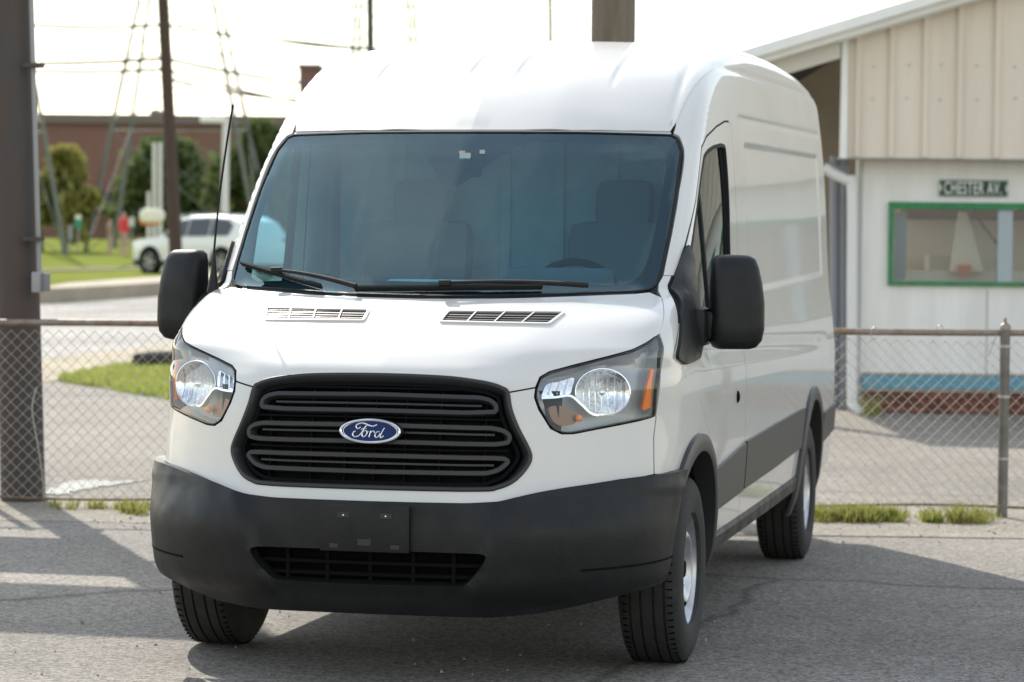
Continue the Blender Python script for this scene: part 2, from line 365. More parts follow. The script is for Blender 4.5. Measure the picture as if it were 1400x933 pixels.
# ------------------------------------------------------------------ the van
# helper: surface polylines in the three charts
def seamS(q,mirror,parent,name='seam',w=.004,d=(-.012,-.003)):
    q=resample(q,.03,False);P=liftS(q);return sweep(name,P,grad(P),RECT(w,*d),SEAM,parent,mirror=mirror)
def seamW(pts,mirror,parent,name='seam',w=.004,d=(-.012,-.003)):
    q=resample(toW(np.array(pts)),.012,False);P=liftW(q);return sweep(name,P,grad(P),RECT(w,*d),SEAM,parent,mirror=mirror)
def zkink(x):
    a,b=1.30,1.48
    for _ in range(30):
        m=.5*(a+b)
        if Fh(np.array([x]),np.array([m]))[0]<Fw(np.array([x]),np.array([m]))[0]: a=m
        else: b=m
    return a
def F3(q): return liftF(np.array(q,float))
van=empty('cargo_van',(0,0,0))
tag(van,'white medium roof cargo van with black grille and black bumper parked before the fence','van')
kx=np.array([0,.15,.3,.45,.6,.7,.77]);kz=np.array([zkink(x) for x in kx])
wsb=[(x,z+.004) for x,z in zip(kx,kz)]
ws_half=[(0,2.016),(.45,2.016),(.78,2.011),(.805,2.0),(.833,1.949),(.846,1.786),(.847,1.614),(.843,1.488),(.834,1.425),(.815,max(1.395,kz[-1]+.012))]+wsb[::-1]
def mirr(h): return list(h)+[(-a,b) for a,b in h[::-1] if abs(a)>1e-6]
ws_loop=mirr(ws_half)
ws=panel('windscreen',[ws_loop],liftF,WSG,van,sp=.05,off=-.004,flange=0)
inner_half=[(0,1.975),(.0,1.975),(.235,1.98),(.74,1.972),(.785,1.93),(.797,1.786),(.798,1.614),(.79,1.50),(.765,1.445),(.72,1.42),(.45,kz[3]+.055),(0,kz[0]+.06)]
notch=[(.235,1.98),(.13,1.905),(.03,1.80),(-.045,1.80),(-.12,1.885),(-.21,1.98)]
inner=[(.235,1.98)]+inner_half[3:]+[(-a,b) for a,b in inner_half[3:][::-1] if a>0]+[(-.21,1.98),(-.12,1.885),(-.045,1.80),(.03,1.80),(.13,1.905)]
fr=panel('glass_frit',[ws_loop,rounded(inner,.03)],liftF,FRIT,ws,sp=.035,off=-.008,flange=0)
q=resample(np.array(ws_loop),.03);P=liftF(q);sweep('windscreen_seal',P,grad(P),RECT(.003,-.02,.0005),SEAM,ws,closed=True)
for (x,z,w,h) in ((.012,1.915,.022,.012),(-.005,1.93,.012,.006),(.075,1.932,.010,.008)):
    P=F3([(x,z)]);MB().box(P[0]+grad(P)[0]*-.001,(w,.004,h)).build('camera_window',mat('sensor_glass',(.35,.38,.40),.2),ws)

# bonnet
lamp=[(.553,1.066),(.561,1.098),(.586,1.115),(.656,1.136),(.768,1.167),(.842,1.190),(.878,1.212),(.908,1.243),(.924,1.20),(.921,1.10),(.913,.955),(.867,.944),(.745,.920),(.674,.906),(.638,.906),(.606,.924),(.567,.99),(.552,1.031)]
def lampgrow(d):
    L=np.array(lamp);c=np.roll(L,-1,0)-np.roll(L,1,0);n=np.stack([c[:,1],-c[:,0]],-1);n/=np.linalg.norm(n,axis=1)[:,None]
    s=np.sign(np.sum((L-L.mean(0))*n));return L+n*d*s
lg=lampgrow(.006)
tip=F3([lg[7]])[0]
hoodseam=[tip,np.array([.902,-.27,1.315]),np.array([.872,-.13,1.375]),np.array([.843,-.075,1.398])]
wslow=F3([(x,z-.008) for x,z in zip(kx,kz)])
front=F3([(0,1.101),(.15,1.099),(.27,1.094),(.36,1.083),(.41,1.073),(.44,1.062),(.459,1.050)])
lampt=F3([tuple(p) for p in lg[0:8]])
corner=F3([(.818,max(1.395,kz[-1]+.012)-.014)])
hood_half=np.vstack([toW(front),toW(lampt),toW(np.array(hoodseam[1:3])),toW(corner),toW(wslow[::-1])])
hood_loop=mirr([tuple(p) for p in hood_half])
hood=panel('bonnet',[hood_loop],liftW,PAINT,van,sp=(.012,.010),off=0.)
# dark cowl strip under the windscreen
q=[(x,z-.002) for x,z in zip(kx,kz)];q=[(-a,b) for a,b in q[::-1]]+q[1:];P=F3(q)-np.array([0,0,.012]);sweep('cowl_panel',P,np.tile([0,-.6,.8],(len(P),1)),RECT(.03,-.02,.006),PLAST,van)
# bonnet vents
for sgn in(-1,1):
    vo=[(sgn*a,b) for a,b in((.143,1.281),(.150,1.318),(.566,1.319),(.533,1.278))]
    vq=resample(rounded(vo,.008,3),.02);P=liftF(vq)
    vp=panel('bonnet_vent',[rounded(vo,.008,3)],liftF,GRIL,hood,sp=.02,off=.002,flange=0)
    sweep('vent_frame',P,grad(P),[(-.006,0),(-.005,.007),(.005,.007),(.006,0)],PAINT,vp,closed=True,smooth=True)
    for k in range(1,4):
        t=k/4;a=(vo[0][0]+(vo[3][0]-vo[0][0])*t,vo[0][1]+(vo[3][1]-vo[0][1])*t);b=(vo[1][0]+(vo[2][0]-vo[1][0])*t,vo[1][1]+(vo[2][1]-vo[1][1])*t)
        P=liftF(resample([a,b],.01,False));sweep('vent_bar',P,grad(P),RECT(.0025,0,.006),PAINT,vp)
    for k in range(1,5):
        t=k/5;a=(vo[0][0]+(vo[1][0]-vo[0][0])*t,vo[0][1]+(vo[1][1]-vo[0][1])*t);b=(vo[3][0]+(vo[2][0]-vo[3][0])*t,vo[3][1]+(vo[2][1]-vo[3][1])*t)
        P=liftF(resample([a,b],.04,False));sweep('vent_slat',P,grad(P),RECT(.002,0,.004),BLACK,vp)

# front panel round the grille
gr_half=[(.459,1.044),(.472,.99),(.50,.92),(.53,.86),(.541,.825),(.532,.795),(.508,.762),(.48,.738),(.44,.722),(.40,.716),(.2,.714),(0,.714)]
bt_half=[(.972,.754),(.90,.748),(.804,.735),(.70,.719),(.627,.704),(.55,.688),(.478,.671),(.35,.665),(.156,.664),(0,.664)]
bt3=np.array([[.978,-.345,.754],[.955,-.42,.752],[.93,-.50,.748],[.87,-.61,.742]]);bt3=np.vstack([bt3,F3(bt_half[2:])])
seam3=np.vstack([F3([tuple(lg[10])]),[[.915,-.525,.88],[.915,-.53,.80]],[[.915,-.53,.75]]])
fp=[toW(F3([gr_half[0]])),toW(F3([tuple(lg[0]+np.array([.0,-.006]))]))]+[toW(F3([tuple(p)])) for p in lg[17:10:-1]]+[toW(seam3)-np.array([.0012,0])]
k0=3
btW=toW(bt3[k0:])
fp_r=np.vstack(fp+[btW]);grW=toW(F3(gr_half))
fp_loop=[tuple(p) for p in fp_r]+[(-a,b) for a,b in fp_r[::-1][1:]]+[(-a,b) for a,b in grW]+[tuple(p) for p in grW[::-1][1:]][:-1]
panel('front_panel',[fp_loop],liftW,PAINT,van,sp=(.011,.018))
P=liftW(toW(F3([(.459,1.047),(.505,1.054),(.553,1.062)])))
door_f=[(-.347,1.152),(-.30,1.128),(-.185,1.072),(-.08,1.03),(.024,.986),(.12,.93),(.22,.855),(.33,.745),(.41,.62),(.445,.5),(.45,.40)]
door_up=[(-.347,1.152),(-.33,1.185),(-.2,1.275),(0,1.42),(.045,1.455)]
door_top=[(.045,1.455),(.21,1.575),(.42,1.745),(.56,1.88),(.65,1.965),(.76,2.013),(.97,2.063),(1.15,2.092),(1.25,2.097),(1.285,2.075)]
door_r=[(1.285,2.075),(1.29,1.8),(1.28,1.4),(1.265,1.0),(1.245,.6),(1.235,.40)]
AC=(0.0,.35);AC2=(3.75,.365)
def arc(c,r,a0,a1,n=20): return [(c[0]+r*math.cos(a),c[1]+r*math.sin(a)) for a in np.linspace(math.radians(a0),math.radians(a1),n)]
for mi in(False,True):
    # wing
    a_out=arc(AC,.485,131,40,16)   # front to rear over the wheel
    fe=[toW(F3([tuple(lg[7])])),toW(F3([tuple(p) for p in lg[8:11]])),toW(seam3)+np.array([.0012,0]),toW(bt3[:k0][::-1]),toW(liftS(a_out)),toW(liftS(np.array(door_f[:8])[::-1]-np.array([.004,-.003]))),toW(liftS(np.array(door_up[1:4])-np.array([.005,0])))]
    wse=F3([(.852,1.4535),(.851,1.488),(.842,1.425)])
    fe+=[toW(liftS([(.038,1.4535)])),toW(wse[:1]),toW(wse[2:]),toW(np.array(hoodseam[1:3][::-1])+np.array([.003,0,0]))]
    panel('front_wing',[np.vstack(fe)],liftW,PAINT,van,sp=(.014,.02),mirror=mi)
    seamW(hoodseam,mi,van);seamS(door_f,mi,van,w=.006);seamS(door_up+door_top[1:]+door_r[1:],mi,van,w=.006)
    seamW(F3([(.459,1.047),(.505,1.054),(.553,1.062)]),mi,van)
    # upper and rear body side
    xrail=lambda y:.79+.065*sstep(.62,1.3,np.asarray(y,float))
    wsedge=F3([(.853,1.4565),(.857,1.614),(.855,1.786),(.842,1.953),(.814,2.006),(.79,2.018)])
    yy=np.concatenate([np.linspace(.66,1.5,14),np.linspace(1.7,4.86,14)]);rr=liftR(np.stack([xrail(yy)-.002,yy],-1))
    top=np.concatenate([wsedge[:,1:],rr[:,1:]])
    aft=[(4.93,2.37),(4.945,2.2),(4.945,1.0),(4.945,.5),(4.93,.42)]
    ar2=arc(AC2,.485,-5,185,30)
    dd=np.array(door_top+door_r[1:])
    body=[tuple(p) for p in top]+aft+[(AC2[0]+.5,.40)]+ar2[1:-1]+[(AC2[0]-.5,.40),(1.239,.36)]+[(a+.004,b) for a,b in door_r[::-1][:-1]]+[(a-.002,b+.004) for a,b in door_top[::-1]][:-1]+[(.05,1.4565)]
    sb=panel('side_panel',[body],liftS,PAINT,van,sp=(.045,.0095),mirror=mi)
    # filler cap and crease are on the metal; B-post groove
    # front door
    dl=[(a+.004,b-.004) for a,b in door_up[1:]]+[(a+.003,b-.004) for a,b in door_top[1:-1]]+[(a-.004,b) for a,b in door_r]+[(a+.004,b) for a,b in door_f[::-1]]
    win=rounded([(.05,1.33),(.16,1.475),(.36,1.655),(.56,1.845),(.66,1.928),(.74,1.953),(.85,1.973),(1.0,1.988),(1.095,1.985),(1.085,1.7),(1.045,1.36),(1.02,1.305),(.4,1.30)],.02)
    door=panel('front_door',[dl,win],liftS,PAINT,van,sp=(.03,.022),mirror=mi)
    gl=panel('door_window',[win],liftS,SIDEG,door,sp=.06,off=-.014,flange=0,mirror=mi)
    band=[(1.0,1.99),(1.1,1.99),(1.095,1.7),(1.05,1.3),(.955,1.3),(1.005,1.7)]
    panel('window_pillar',[band],liftS,FRIT,door,sp=.06,off=-.010,flange=.004,mirror=mi)
    q=resample(win,.03);P=liftS(q);sweep('window_seal',P,grad(P),RECT(.008,-.02,.001),SEAM,door,closed=True,mirror=mi)
    P=liftS(resample([(.53,1.85),(.48,1.30)],.05,False));sweep('window_divider',P,grad(P),RECT(.011,-.022,-.006),SEAM,door,mirror=mi)
    P=liftS(np.array([(1.0,.955)]));c=P[0]*np.array([-1 if mi else 1,1,1]);ellipsoid('door_lock',c,(.012,.022,.026),BLACK,door,12,8)
    # mirror sail
    sail=rounded([(-.338,1.158),(-.2,1.268),(0,1.415),(.17,1.55),(.215,1.575),(.225,1.53),(.19,1.35),(.14,1.21),(.03,1.145),(-.22,1.128)],.03)
    panel('mirror_foot',[sail],liftS,PLAST,van,sp=.03,off=.014,flange=.02,mirror=mi)
    # lower side trim
    def band_(y0,y1,t0,t1,b0,b1): return [(y0,t0),(y1,t1),(y1,b1),(y0,b0)]
    panel('side_trim',[rounded([(.375,.725),(.40,.70),(1.225,.752),(1.225,.552),(.452,.532),(.44,.62)],.012)],liftS,MOULD,door,sp=.04,off=.013,flange=.016,mirror=mi)
    panel('side_trim',[rounded([(1.252,.756),(2.2,.775),(3.15,.79),(3.33,.79),(3.27,.60),(2.2,.572),(1.252,.556)],.012)],liftS,MOULD,sb,sp=.05,off=.013,flange=.016,mirror=mi)
    panel('side_trim',[rounded([(4.24,.72),(4.93,.74),(4.93,.60),(4.26,.56)],.012)],liftS,MOULD,sb,sp=.05,off=.013,flange=.016,mirror=mi)
    # sill step
    MB().add([],[])
    P=liftS(np.array([(.46,.40),(1.5,.405),(2.5,.415),(3.26,.425)]));P[:,0]-=.005;P=resample(P,.3,False);sweep('sill',P,np.tile([1.,0,-.15],(len(P),1)),[(-.045,-.10),(-.045,.0),(-.02,.016),(.03,.016),(.045,0),(.045,-.10)],PLAST,van,mirror=mi)
    # wheel arch trims: ring strips following the body
    for c,a0,a1,nm in((AC,134,-8,'front'),(AC2,192,-12,'rear')):
        A=np.linspace(math.radians(a0),math.radians(a1),40);V=[];F=[]
        prof=[(.515,.002),(.512,.016),(.495,.022),(.462,.024),(.448,.018),(.446,-.06)]
        for a in A:
            q=np.array([(c[0]+r*math.cos(a),max(.26,c[1]+r*math.sin(a))) for r,_ in prof]);Pp=liftS(q);Nn=grad(Pp);Nn[:,1:]*=.3
            for (r,t),p,n in zip(prof,Pp,Nn): V.append(p+n*t)
        k=len(prof)
        for i in range(len(A)-1):
            for j in range(k-1): F.append((i*k+j,i*k+j+1,(i+1)*k+j+1,(i+1)*k+j))
        V=np.array(V)
        if mi: V=V*np.array([-1,1,1]);F=[t[::-1] for t in F]
        mesh('wheel_arch_trim',V,[t[::-1] for t in F],MOULD,van,True,50)
        # wheel well liner
        m=MB();sg=-1 if mi else 1
        A=np.linspace(math.radians(172),math.radians(8),24);V=[];F=[]
        for a in A:
            for x in(.55,.925): V.append((sg*x,c[0]+.452*math.cos(a),c[1]+.452*math.sin(a)))
        for i in range(23): F.append((2*i,2*i+1,2*i+3,2*i+2))
        n=len(V);V.append((sg*.55,c[0],c[1]))
        for i in range(23): F.append((n,2*i,2*i+2))
        mesh('wheel_well_liner',V,F,BLACK,van)

# roof
yr=np.array([0,.2,.4,.6,.72,.775]);fe=F3([(x,2.0225) for x in yr])
roof_half=[(x,y+.002) for x,y in zip(yr,fe[:,1])]+[(.792,.655)]+[(float(xrail(y))+.002,float(y)) for y in np.linspace(.72,1.4,8)]+[(.857,4.87),(.5,4.90),(0,4.91)]
panel('roof',[mirr(roof_half)],liftR,PAINT,van,sp=(.0095,.07),flange=.006,off=.0018)
for sgn in(-1,1):
    P=liftR(np.stack([np.full(60,sgn*.768),np.linspace(.62,4.85,60)],-1));sweep('roof_ditch',P,grad(P),RECT(.006,-.02,.0015),mat('sealer_grey',(.45,.45,.44),.6),van)
P=F3([(x,2.019) for x in np.linspace(-.78,.78,30)]);sweep('roof_lip_seal',P,grad(P),RECT(.006,-.02,-.002),mat('sealer_grey',(.45,.45,.44),.6),van)
# tail of the body
rl=mirr([(0,2.45),(.6,2.43),(.80,2.37),(.88,2.2),(.93,1.5),(.965,1.0),(.95,.45),(0,.45)])
v,f=tri2d([rl],(.1,.1));Pq=np.stack([v[:,0],np.full(len(v),4.962),v[:,1]],-1);mesh('rear_doors',Pq,[t[::-1] for t in f],PAINT,van)
MB().box((0,4.93,.55),(.93,.10,.13),bev=.03).build('rear_bumper',PLAST,van)

# bumper
def boff(P):
    x=np.abs(P[:,0]);z=P[:,2];xc=.36+(z-.40)*.36
    return .014+.024*sstep(xc-.012,xc+.030,x)*sstep(.30,.36,z)-.012*(1-sstep(.33,.40,z))+.006*np.exp(-((z-.70)/.02)**2)*(x>.4)
bside=[(-.345,.754),(-.38,.70),(-.425,.60),(-.45,.50),(-.465,.42),(-.49,.37)]
bbot=np.array([[.95,-.56,.365],[.847,-.695,.345],[.714,-.816,.306],[.592,-.887,.282],[.433,-.949,.268],[.134,-.983,.268],[0,-.985,.268]])
bh=np.vstack([toW(bt3[::-1]),toW(liftS(bside[1:])),toW(bbot)])
opening=mirr([(0,.500),(.20,.498),(.424,.497),(.40,.45),(.345,.384),(.2,.380),(0,.380)])
opW=toW(F3(rounded(opening,.02)))
bl=[tuple(p) for p in bh]+[(-a,b) for a,b in bh[::-1] if abs(a)>1e-6]
bump=panel('front_bumper',[bl,opW],liftW,PLAST,van,sp=(.010,.016),off=boff,flange=.05)
for sgn in(-1,1):
    P=liftW(resample(toW(np.array([[.955,-.50,.452],[.90,-.66,.447],[.80,-.77,.443],[.70,-.85,.441]])),.012,False));sweep('bumper_crease_shade',P,grad(P),RECT(.004,.032,.0395),BLACK,bump,mirror=sgn<0)  # black strip paints the shade of the crease; nothing is cut in
# lower grille: backing, bars
V=[(-.46,-.93,.33),(.46,-.93,.33),(.46,-.93,.53),(-.46,-.93,.53)];mesh('intake_backing',V,[(0,1,2,3)],BLACK,bump)
for z in(.405,.447): 
    P=F3([(x,z) for x in np.linspace(-.41,.41,24)]);sweep('intake_bar',P,grad(P),RECT(.006,-.05,-.02),BLACK,bump)
for x in(-.30,-.155,0,.155,.30): MB().box((x,-.985,.44),(.006,.018,.058)).build('intake_rib',BLACK,bump)
# number plate holder
pl=MB();pc=np.array([-.003,-1.060,.574]);pl.box(pc,(.160,.010,.081),bev=.004);ph=pl.build('number_plate_holder',PLAST,bump,True)
for sx in(-.075,.077):
    MB().box(pc+np.array([sx,-.009,.045]),(.022,.004,.010),bev=.002).build('bracket',GRIL,ph);ellipsoid('screw',pc+np.array([sx,-.0145,.045]),(.004,.003,.004),CHROME,ph,10,6)
MB().box(pc+np.array([0,-.009,-.048]),(.024,.003,.012),bev=.002).build('bracket',GRIL,ph)
for sx in(-.11,.11): MB().box(pc+np.array([sx,-.009,-.062]),(.016,.003,.008),bev=.002).build('bracket',GRIL,ph)

# grille
gfull=gr_half_t=[(0,1.099),(.15,1.097),(.27,1.092),(.36,1.081),(.41,1.071),(.44,1.060),(.459,1.046)]+gr_half[1:]
gl_loop=np.array(mirr(gfull))
grille=empty('grille',(0,-.95,.9),parent=van);GI=Matrix.Translation((0,.95,-.9))
def adopt(o): o.matrix_parent_inverse=GI; return o
adopt(panel('grille_backing',[gl_loop],liftF,BLACK,grille,sp=.04,off=-.06,flange=0))
q=resample(smoothline(gl_loop,4,True),.02);P=liftF(q)
adopt(sweep('grille_surround',P,grad(P),[(-.008,-.05),(-.010,.003),(-.006,.007),(.004,.006),(.010,-.004),(.010,-.05)],GRIL,grille,closed=True,smooth=True))
q2=resample(smoothline(gl_loop*np.array([.945,1])-np.array([0,.0])*0+(np.array([0,.9])-gl_loop*np.array([0,1]))*np.array([0,.10]),4,True),.02);P=liftF(q2)
adopt(sweep('grille_inner_rim',P,grad(P),[(-.006,-.055),(-.006,-.02),(.006,-.02),(.006,-.055)],BLACK,grille,closed=True,smooth=True))
loops=[[(-.437,.975),(-.436,1.005),(-.415,1.028),(-.375,1.040),(0,1.047),(.375,1.040),(.415,1.028),(.436,1.005),(.437,.975),(.34,.970),(0,.973),(-.34,.970)],
 [(-.484,.868),(-.488,.90),(-.465,.923),(-.425,.934),(0,.940),(.425,.934),(.465,.923),(.488,.90),(.484,.868),(.44,.860),(0,.864),(-.44,.860)],
 [(-.486,.812),(-.474,.826),(-.42,.829),(0,.831),(.42,.829),(.474,.826),(.486,.812),(.455,.775),(.415,.760),(0,.757),(-.415,.760),(-.455,.775)]]
for L in loops:
    L=np.array(L);c=L.mean(0);L=c+(L-c)*np.array([.982,.76])
    q=resample(rounded(L,.015,3),.015);P=liftF(q);adopt(sweep('grille_loop',P,grad(P),[(-.0098,-.04),(-.0098,-.010),(-.007,-.004),(.007,-.004),(.0098,-.010),(.0098,-.04)],GRIL,grille,closed=True,smooth=True))
for z,x in((1.005,.38),(.902,.43),(.797,.43),(1.062,.36),(.955,.45),(.847,.48)):
    P=F3([(t,z+(.004 if z>.9 else 0)*(1-(t/.45)**2)) for t in np.linspace(-x,x,30)]);adopt(sweep('grille_slat',P,grad(P),RECT(.0035,-.05,-.022),BLACK if z in(1.062,.955,.847) else GRIL,grille))
for x in(-.40,-.235,-.11,0,.11,.235,.40):
    P=F3([(x,z) for z in np.linspace(.74,1.075,14)]);adopt(sweep('grille_rib',P,grad(P),RECT(.003,-.055,-.03),BLACK,grille))
# oval badge
bc=F3([(-.004,.908)])[0]+np.array([0,-.012,0])
def bt(u,v,d=0): return bc+np.array([u,-d+v*.12,v*.99])
E_=[(.108*math.cos(a),.0405*math.sin(a)) for a in np.linspace(0,2*math.pi,48,endpoint=False)]
V=[bt(u*.93,v*.93,.006) for u,v in E_]+[bt(0,0,.008)];F=[(i,(i+1)%48,48) for i in range(48)]
bd=mesh('badge_disc',V,F,BLUE,grille,True);adopt(bd)
bm=bmesh.new();bm.from_mesh(bd.data);bmesh.ops.recalc_face_normals(bm,faces=bm.faces);bm.to_mesh(bd.data);bm.free()
m=MB();m.add([bt(u*1.06,v*1.1,-.012) for u,v in E_]+[bt(u*1.0,v*1.0,.004) for u,v in E_],[(i,(i+1)%48,48+(i+1)%48,48+i) for i in range(48)]);adopt(m.build('badge_base',GRIL,grille))
adopt(MB().tube([bt(u*.985,v*.97,.006) for u,v in E_],.0055,8,closed=True).build('badge_rim',CHROME,grille,True))
adopt(MB().tube([bt(u*.90,v*.885,.0065) for u,v in E_],.0012,6,closed=True).build('badge_line',CHROME,grille,True))
ink=MB();K=.108/535
def stroke(pts,r=11,n=6):
    q=smoothline([((x-665)*K,(362-y)*K) for x,y in pts],n);rr=np.full(len(q),r*K);rr[0]*=.6;rr[-1]*=.6
    P=np.array([bt(u,v,.0085) for u,v in q]);ink.tube(P,rr,6)
stroke([(500,292),(462,322),(425,312),(415,280),(445,245),(510,228),(580,238),(650,266),(720,276),(790,246)],14)
stroke([(610,262),(575,300),(545,350),(512,405),(470,446),(415,465),(368,448),(358,410),(385,378),(412,372)],14)
stroke([(505,338),(550,318),(604,318)],11)
stroke([(596,352),(560,362),(530,402),(528,448),(555,462),(592,440),(612,398),(604,362),(596,352)],11)
stroke([(612,372),(650,370)],8)
stroke([(682,352),(668,400),(648,468)],12);stroke([(664,410),(694,372),(726,358),(742,372),(738,392)],11)
stroke([(838,372),(800,368),(765,408),(758,450),(782,470),(822,446),(850,400)],11)
stroke([(922,300),(893,352),(866,410),(850,456),(872,472),(910,436)],12)
adopt(ink.build('badge_lettering',CHROME,grille,True))

# headlamps
for mi in(False,True):
    sg=np.array([-1 if mi else 1,1,1])
    hl=empty('headlamp',tuple(np.array([.74,-.70,1.04])*sg),parent=van);HI=Matrix.Translation(tuple(-np.array([.74,-.70,1.04])*sg))
    def ad(o): o.matrix_parent_inverse=HI; return o
    LL=rounded(lamp,.014,3);inn=rounded(lampgrow(-.010),.012,3)
    ad(panel('lens',[LL],liftF,LENSG,hl,sp=.03,off=.003,flange=0,mirror=mi))
    q=resample(LL,.015);P=liftF(q);ad(sweep('lamp_bezel',P,grad(P),RECT(.004,-.008,.001),BLACK,hl,closed=True,mirror=mi));ad(sweep('lamp_wall',P,grad(P),RECT(.002,-.075,-.008),LAMPIN,hl,closed=True,mirror=mi))
    ad(panel('lamp_housing',[LL],liftF,LAMPIN,hl,sp=.03,off=lambda P:-.055-.02*sstep(.6,.7,P[:,0])*(1-sstep(.84,.90,P[:,0])),flange=0,mirror=mi))
    # chrome main reflector dish
    c=F3([(.762,1.045)])[0];n=np.array([.42,-.90,.05]);n/=np.linalg.norm(n);u=np.cross([0,0,1.],n);u/=np.linalg.norm(u);w=np.cross(n,u)
    def dish(name,c,ru,rw,dep,m_,n=n,u=u,w=w,cut=None):
        V=[];F=[];S_=28;R_=7
        for i in range(R_+1):
            t=i/R_
            for k in range(S_):
                a=2*math.pi*k/S_;V.append(c+u*ru*t*math.cos(a)+w*rw*t*math.sin(a)+n*(dep*t*t-dep))
        for i in range(R_):
            for k in range(S_): F.append((i*S_+k,i*S_+(k+1)%S_,(i+1)*S_+(k+1)%S_,(i+1)*S_+k))
        return ad(mesh(name,np.array(V)*sg,F if not mi else [t[::-1] for t in F],m_,hl,True))
    c0=c-n*.012
    dish('main_reflector',c0,.100,.084,.05,LAMPREF)
    ad(MB().tube([(c0+u*.100*math.cos(a)+w*.084*math.sin(a))*sg for a in np.linspace(0,2*math.pi,32,endpoint=False)],.0028,6,closed=True).build('reflector_rim',CHROME,hl,True))
    ad(ellipsoid('bulb_cap',(c0-n*.018)*sg,(.016,.016,.016),CHROME,hl,12,8))
    for k in range(-3,4):
        a=k*.023;h=.070*math.sqrt(max(0,1-(a/.09)**2));ad(MB().tube([(c0+u*a+w*h*t-n*.022*(1-(a/.09)**2-.5*t*t))*sg for t in np.linspace(-1,1,6)],.0022,5).build('reflector_flute',LAMPREF,hl,True))
    # inner high-beam box
    hb=rounded([(.578,1.035),(.588,1.090),(.675,1.112),(.672,1.045)],.01);ad(panel('high_beam_reflector',[hb],liftF,LAMPREF,hl,sp=.02,off=-.03,flange=.03,mirror=mi))
    for k in range(3): 
        P=F3([(.60+.025*k,1.045),(.605+.025*k,1.092+.006*k)]);ad(sweep('reflector_flute',P,grad(P),RECT(.003,-.03,-.02),CHROME,hl,mirror=mi))
    P=F3(smoothline([(.575,1.030),(.62,1.032),(.665,1.036),(.70,1.005),(.74,.968),(.80,.966)],5));ad(sweep('chrome_trim',P,grad(P),RECT(.004,-.035,-.014),CHROME,hl,mirror=mi))
    am=rounded([(.60,1.0),(.645,1.005),(.70,.965),(.69,.935),(.64,.932),(.618,.95)],.015);ad(panel('turn_lamp',[am],liftF,mat('amber_bulb_housing',(.20,.10,.055),.3,metal=.3),hl,sp=.02,off=-.03,flange=.02,mirror=mi))
    p=F3([(.685,.955)])[0]+np.array([0,.02,0]);ad(ellipsoid('amber_bulb',p*sg,(.013,.010,.013),AMBER,hl,12,8))
    sr=rounded([(.905,1.12),(.914,1.125),(.911,.985),(.884,.975),(.896,1.04)],.006);ad(panel('side_marker',[sr],liftF,AMBER,hl,sp=.02,off=-.010,flange=.01,mirror=mi))
# engine bay and underbody block the light behind grille and lamps
MB().box((0,-.52,.78),(.62,.26,.27)).build('engine_bay_block',BLACK,van)
for sg in(-1,1): MB().box((sg*.73,-.36,.90),(.12,.11,.16)).build('engine_bay_block',BLACK,van)
MB().box((0,-.58,.42),(.52,.32,.08)).build('undertray',BLACK,van)
MB().box((0,2.2,.42),(.55,2.7,.06)).build('underbody',BLACK,van)
MB().box((0,1.8,.42),(.90,1.28,.05)).build('underbody',BLACK,van)
MB().box((0,4.6,.48),(.88,.30,.05)).build('underbody',BLACK,van)
for y in(0.,3.75): MB().tube([(-.75,y,.33),(.75,y,.33)],.045,10).build('axle',BLACK,van,True)

